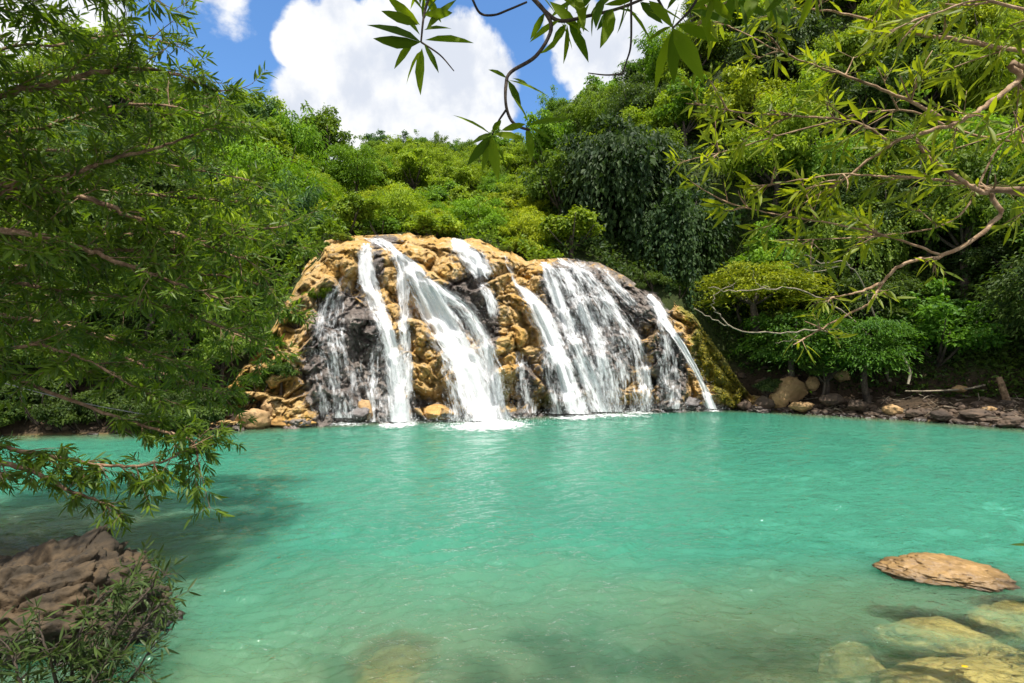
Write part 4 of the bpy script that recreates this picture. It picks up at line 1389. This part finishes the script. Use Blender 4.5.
T3.limb([f2 - UP * .5] + p3((1024, 196, 4.7), (1000, 215, 4.7), (982, 233, 4.7), (943, 256, 4.8), (905, 263, 4.8), (882, 283, 4.9), (871, 302, 4.9), (845, 316, 5.), (805, 338, 5.)), 0.0153, 0.0039, start=.75, sub=.4, slen=(.1, .2), twig=.14, tlen=(.06, .12), nl=4, L=.11)
T3.limb(p3((882, 283, 4.9), (855, 293, 4.9), (834, 297, 5.)), 0.0092, 0.0029, start=.6, sub=.35, slen=(.1, .2), twig=.14, tlen=(.06, .12), nl=4, L=.1)
T3.limb(p3((943, 256, 4.8), (900, 240, 4.9), (840, 225, 5.), (780, 215, 5.2), (735, 205, 5.3)), 0.0074, 0.0029, start=.15, **kw)
T3.limb([f1] + p3((1040, 120, 5.4), (960, 215, 5.6), (890, 235, 5.7), (800, 240, 5.8)), 0.0092, 0.0029, start=.45, **kw)
T3.limb([f3 + UP * .5] + p3((1020, -20, 4.6), (930, -30, 4.6), (850, -15, 4.6), (770, -20, 4.7), (715, 10, 4.8)), 0.0139, 0.0034, start=.3, **kw)
T3.limb([f3 + UP * .2] + p3((1030, 10, 4.2), (980, 0, 4.2), (930, 15, 4.2)), 0.0092, 0.0034, start=.5, **kw)
T3.limb([f1] + p3((1000, 140, 5.6), (900, 110, 5.8), (800, 130, 6.), (730, 150, 6.2), (690, 160, 6.4)), 0.0092, 0.0029, start=.35, **kw)
T3.finish('leaning_tree', tb, 'tree with thick brown boughs and sparse yellow-green lance leaves reaching in over the shaded bank', 'tree', M['lance'], M['bark_light'], .17)

# leaves hanging in from a tree overhead
T4 = Limbed(404)
D = 2.1
W4 = T4.wood
hub = np.array([.9, 1.2, 5.2])
tb4 = np.array([2.6, -1.6, 1.4])
tube(T4.trunk, catmull([tb4 - UP * 1., tb4 + UP * 1.5, np.array([2.3, -1.0, 4.2]), np.array([1.8, -.2, 5.4])], 6), .16, .07, 9, .04, T4.rng)
tube(W4, catmull([np.array([1.8, -.2, 5.4]), hub, np.array([.5, 2.0, 4.9])], 6), .06, .016, 7)


def tw(pts, r0=.006, r1=.003, d=D):
    tube(W4, catmull([P(a, b, d) for a, b in pts], 6), r0, r1, 6)


for q in ([(1.8, -.2, 5.4), (1., 1.4, 5.3), (.2, 2.2, 5.2), (-.6, 2.6, 5.1)], [(1.8, -.2, 5.4), (1.5, 1.2, 5.6), (1.3, 2.2, 5.5), (1.1, 3., 5.4)], [(1.8, -.2, 5.4), (.8, .9, 5.8), (-.1, 1.6, 5.8), (-.9, 1.9, 5.6)], [(1.8, -.2, 5.4), (1.3, 1., 5.1), (.7, 1.8, 5.0), (.5, 2.4, 5.1)]):  # unseen canopy limbs, added overhead to shade the hanging leaves
    T4.limb([np.array(x) for x in q], .03, .008, sub=.28, slen=(.3, .7), twig=.16, tlen=(.1, .22), nl=8, L=.17, start=.25, lift=.3)


def top_to(px, d=D, r=.008):
    e = P(px, -6, d)
    tube(W4, catmull([np.array([.5, 2.0, 4.9]), (e + np.array([.5, 2., 4.9])) * .5 + np.array([0, .1, .25]), e], 6), .012, r, 6)


for a in (430, 529, 631, 655, 700):
    top_to(a)
tw([(529, -6), (545, 12), (551, 30), (536, 56), (511, 72), (506, 85), (506, 105), (511, 120), (520, 127), (530, 130)], .009, .005)
tw([(529, -6), (548, 14), (562, 21), (588, 16), (620, 8), (655, -6)], .009, .005)
tw([(471, -4), (480, 13), (494, 15), (508, 10), (527, 2)], .005, .004)
tw([(631, -6), (631, 42), (627, 60), (622, 74)], .005, .003)
tw([(622, 74), (606, 75), (588, 73)], .004, .002)
tw([(430, -6), (424, 15), (421, 42)], .006, .004)
tw([(421, 42), (440, 55), (454, 71)], .004, .002)
tw([(655, -6), (665, 12), (673, 28)], .006, .004)
tw([(700, -6), (690, 10), (673, 28)], .006, .004)
tw([(506, 110), (498, 122), (492, 135)], .005, .003)
TOPL = [  # base and tip of each leaf
    ((421, 42), (371, 42)), ((421, 42), (366, 18)), ((415, 40), (392, 68)), ((422, 48), (418, 93)), ((425, 40), (473, 38)), ((424, 44), (440, 72)), ((420, 35), (395, 5)), ((424, 20), (440, -12)), ((424, 15), (455, 12)), ((424, 12), (404, -14)), ((424, 30), (452, 25)), ((420, 25), (385, -5)), ((422, 50), (402, 82)), ((426, 30), (455, -4)), ((418, 25), (380, 10)),
    ((492, 135), (455, 111)), ((492, 135), (467, 165)), ((492, 137), (497, 179)), ((493, 136), (508, 168)), ((492, 133), (470, 143)), ((494, 134), (524, 137)), ((492, 132), (502, 118)), ((493, 135), (480, 172)),
    ((529, 125), (567, 116)), ((529, 128), (546, 152)), ((527, 126), (533, 160)), ((526, 124), (500, 130)), ((508, 80), (550, 92)), ((508, 80), (522, 108)), ((507, 78), (490, 68)), ((528, 122), (515, 95)), ((530, 128), (552, 138)), ((512, 78), (530, 84)),
    ((567, 24), (545, 57)), ((567, 24), (566, 64)), ((569, 24), (590, 58)), ((560, 20), (528, 40)), ((556, 15), (540, -10)), ((570, 22), (590, 30)), ((545, 12), (530, 40)), ((585, 16), (560, -8)), ((590, 15), (612, -6)), ((566, 24), (552, 45)),
    ((613, 9), (603, 44)), ((616, 9), (640, 12)), ((625, 6), (655, 40)), ((640, 2), (662, 22)), ((612, 9), (598, 28)),
    ((673, 28), (674, 84)), ((673, 28), (704, 78)), ((674, 26), (700, 20)), ((672, 26), (645, 40)), ((671, 24), (650, 8)), ((676, 24), (720, 40)), ((690, 10), (720, -8)), ((690, 10), (735, 22)), ((700, 0), (712, 45)), ((668, 18), (640, -4)), ((672, 30), (652, 90)), ((560, 20), (575, 48)), ((676, 28), (688, 60)),
    ((570, -4), (583, 16)), ((812, -10), (800, 30)), ((700, -4), (676, -2)), ((755, -10), (745, 22)), ((790, -12), (765, 14))]
r4 = np.random.default_rng(44)
for _ in range(16):
    x0, y0 = r4.uniform(545, 790), r4.uniform(-14, 6)
    an = r4.normal() * .9
    ln = r4.uniform(24, 38)
    TOPL.append(((x0, y0), (x0 + ln * math.sin(an), y0 + ln * math.cos(an))))
for _ in range(15):
    x0 = r4.uniform(540, 770)
    y0 = r4.uniform(-22, 8)
    an = r4.normal() * .8
    ln = r4.uniform(28, 48)
    TOPL.append(((x0, y0), (x0 + ln * math.sin(an), y0 + ln * math.cos(an))))
tw([(700, -6), (760, -14), (812, -12)], .006, .004)
a = np.array([x[0] for x in TOPL], float)
b = np.array([x[1] for x in TOPL], float)
d0 = D + r4.normal(size=len(a)) * .05
p0 = P(a[:, 0], a[:, 1], d0)
p1 = P(b[:, 0], b[:, 1], d0 + r4.uniform(-.1, .1, len(a)))
T4.lp.append(p0)
T4.la.append(nrm(p1 - p0))
face = nrm(np.array([0, -.75, .45]) + r4.normal(size=(len(a), 3)) * .45)
T4.lu.append(face)
T4.ll.append(np.linalg.norm(p1 - p0, axis=1))
T4.ls.append(r4.uniform(0, 1, len(a)))
T4.finish('overhanging_tree', tb4, 'overhead tree whose twigs dangle whorls of broad dark leaves against the clouds', 'tree', M['broad'], M['bark_dark'], .24, None, .1)

# a leaf spray reaching in from the side over the shallows
T5 = Limbed(505)
T5.twig_leaves(np.array(pp((1060, 535, 4.2), (1040, 545, 4.2), (1030, 545, 4.2))), 8, .13)
T5.wood = Geo()
tube(T5.wood, catmull([np.array([5.6, 4.3, .5])] + pp((1060, 535, 4.2), (1030, 545, 4.2)), 5), .012, .004, 5)
T5.finish('shore_sapling', (5.6, 4.3, .4), 'thin sapling twig tip poking in over the clear shallows', 'sapling', M['willow'], M['bark_dark'])

# ------------------------------------------------------------------ wood on the shaded bank
def wood(name, label, cat, pts, r0, r1, mat, sides=7):
    g = Geo()
    pts = catmull(pts, 6)
    tube(g, pts, r0, r1, sides, .06, np.random.default_rng(len(label)))
    o = g.build(name, mat)
    return tag(o, label, cat)


wood('fallen_log', 'long pale fallen log lying level on the shaded bank', 'log', pp((905, 391, 24.6), (930, 391, 24.6), (965, 389, 24.5), (985, 385, 24.4)), .035, .05, M['bark_grey'])
wood('leaning_stump', 'leaning brown stump standing beyond the end of the fallen log', 'stump', pp((1008, 404, 23.4), (1004, 392, 23.4), (999, 377, 23.5)), .16, .1, M['bark'])
wood('sapling_stem', 'thin pale leaning stem in the dark under the bright bushy tree', 'sapling', pp((908, 384, 25), (910, 372, 25), (905, 360, 25), (900, 350, 25)), .06, .03, M['bark_pale'])
g = Geo()
rb = np.random.default_rng(12)
for q, r in (([(880, 345, 27), (860, 338, 26.6), (836, 332, 26), (803, 330, 25.6), (765, 334, 25.4), (729, 326, 25.2), (712, 318, 25), (694, 308, 25)], .05), ([(729, 326, 25.2), (716, 312, 25.2), (712, 300, 25.3), (722, 290, 25.4), (735, 283, 25.5)], .03),
             ([(880, 345, 27), (840, 310, 26.5), (800, 291, 26), (770, 288, 25.6), (735, 292, 25.3), (708, 288, 25.)], .045), ([(770, 288, 25.6), (757, 282, 25.6), (752, 270, 25.6)], .02), ([(735, 292, 25.3), (728, 282, 25.3)], .016),
             ([(895, 395, 27.3), (886, 370, 27.1), (880, 345, 27)], .12), ([(880, 345, 27), (868, 300, 26), (850, 265, 25), (820, 262, 25), (800, 250, 25)], .04), ([(850, 265, 25), (815, 272, 25), (790, 262, 25)], .025), ([(803, 330, 25.6), (790, 340, 25.4), (775, 343, 25.4)], .018)):
    w_ = catmull(pp(*q), 5)
    w_[1:-1] += rb.normal(size=w_[1:-1].shape) * .05
    tube(g, w_, r, r * .35, 6)
tag(g.build('bare_tree', M['bark_grey']), 'bare pale dead tree with long crooked branches reaching towards the mossy mound', 'tree')

g = Geo()
tube(g, catmull([P(-60, 365, 7.), P(0, 382, 7.), P(74, 401, 7.1), P(142, 414, 7.2), P(170, 418, 7.3)], 8), .006, .006, 5)
tag(g.build('rope', M['rope']), 'thin grey rope slung slantwise from the leaning narrow-leaved tree', 'rope')

# ------------------------------------------------------------------ keep what shows; label the hillside plants
def label_hill():
    bpy.context.view_layer.update()
    dg = bpy.context.evaluated_depsgraph_get()
    owner = {}
    for p in PLANTED:
        p['hit'] = []
        for c in p['o'].children:
            owner[c.name] = p
    o = Vector((0, 0, CH))
    for py in range(2, 440, 4):
        for px in range(2, 1024, 4):
            ok, _, _, _, ob, _ = SC.ray_cast(dg, o, Vector(((px - 512) / F, 1, (HZ - py) / F)).normalized())
            if ok and ob.name in owner:
                owner[ob.name]['hit'].append((px, py))
    bucket = {}
    gone = 0
    for p in PLANTED:
        if not p['auto']:
            continue
        if len(p['hit']) < 2:
            for c in list(p['o'].children):
                bpy.data.objects.remove(c)
            bpy.data.objects.remove(p['o'])
            gone += 1
            continue
        h = np.mean(np.array(p['hit']), axis=0)
        p['h'] = h
        u = h[0]
        zone = ('behind the narrow-leaved tree' if u < 330 else 'on the ridge behind the falls' if u < 545 else 'above the lacy veil' if u < 690 else 'above the shaded bank')
        if 330 <= u < 545 and h[1] > 168:
            zone = 'just above the cliff top'
        elif u >= 690:
            zone = ('over the mossy mound' if u < 760 else 'over the tan rocks' if u < 850 else 'over the fallen log' if u < 940 else 'over the leaning stump')
        elif u < 200:
            zone = 'seen through the narrow-leaved tree'
        r, gcol, _ = p['col']
        tone = 'bluish green' if p['col'][2] > .04 else 'yellow-green' if r > .225 else 'light green' if r > .155 else 'dark green' if gcol < .13 else 'fresh green' if gcol > .21 else 'mid green'
        noun = {'broad': 'large-leaved tree', 'fine': 'dense small-leaved tree', 'spray': 'layered airy tree', 'creeper': 'creeper-hung tree', 'shrub': 'low bush', 'bamboo': 'feathery bamboo clump'}[p['kind']]
        p['zone'] = zone
        bucket.setdefault((tone, noun, zone), []).append(p)
    ordn = ['topmost', 'second from the top', 'third from the top', 'fourth from the top', 'fifth from the top', 'sixth from the top', 'seventh from the top', 'eighth from the top', 'ninth from the top', 'tenth from the top']
    for (tone, noun, zone), lst in bucket.items():
        lst.sort(key=lambda p: p['h'][1])
        for k, p in enumerate(lst):
            if len(lst) == 1:
                lab = f'{tone} {noun} {zone}'
            elif len(lst) == 2:
                lab = f'{("upper", "lower")[k]} of two {tone} {noun}s {zone}'
            else:
                lab = f'{ordn[min(k, 9)]} {tone} {noun} {zone}'
            p['o']['label'] = lab
            p['o']['group'] = 'trees and bushes ' + zone
    print('hill plants', len(PLANTED) - gone, 'removed', gone)


label_hill()
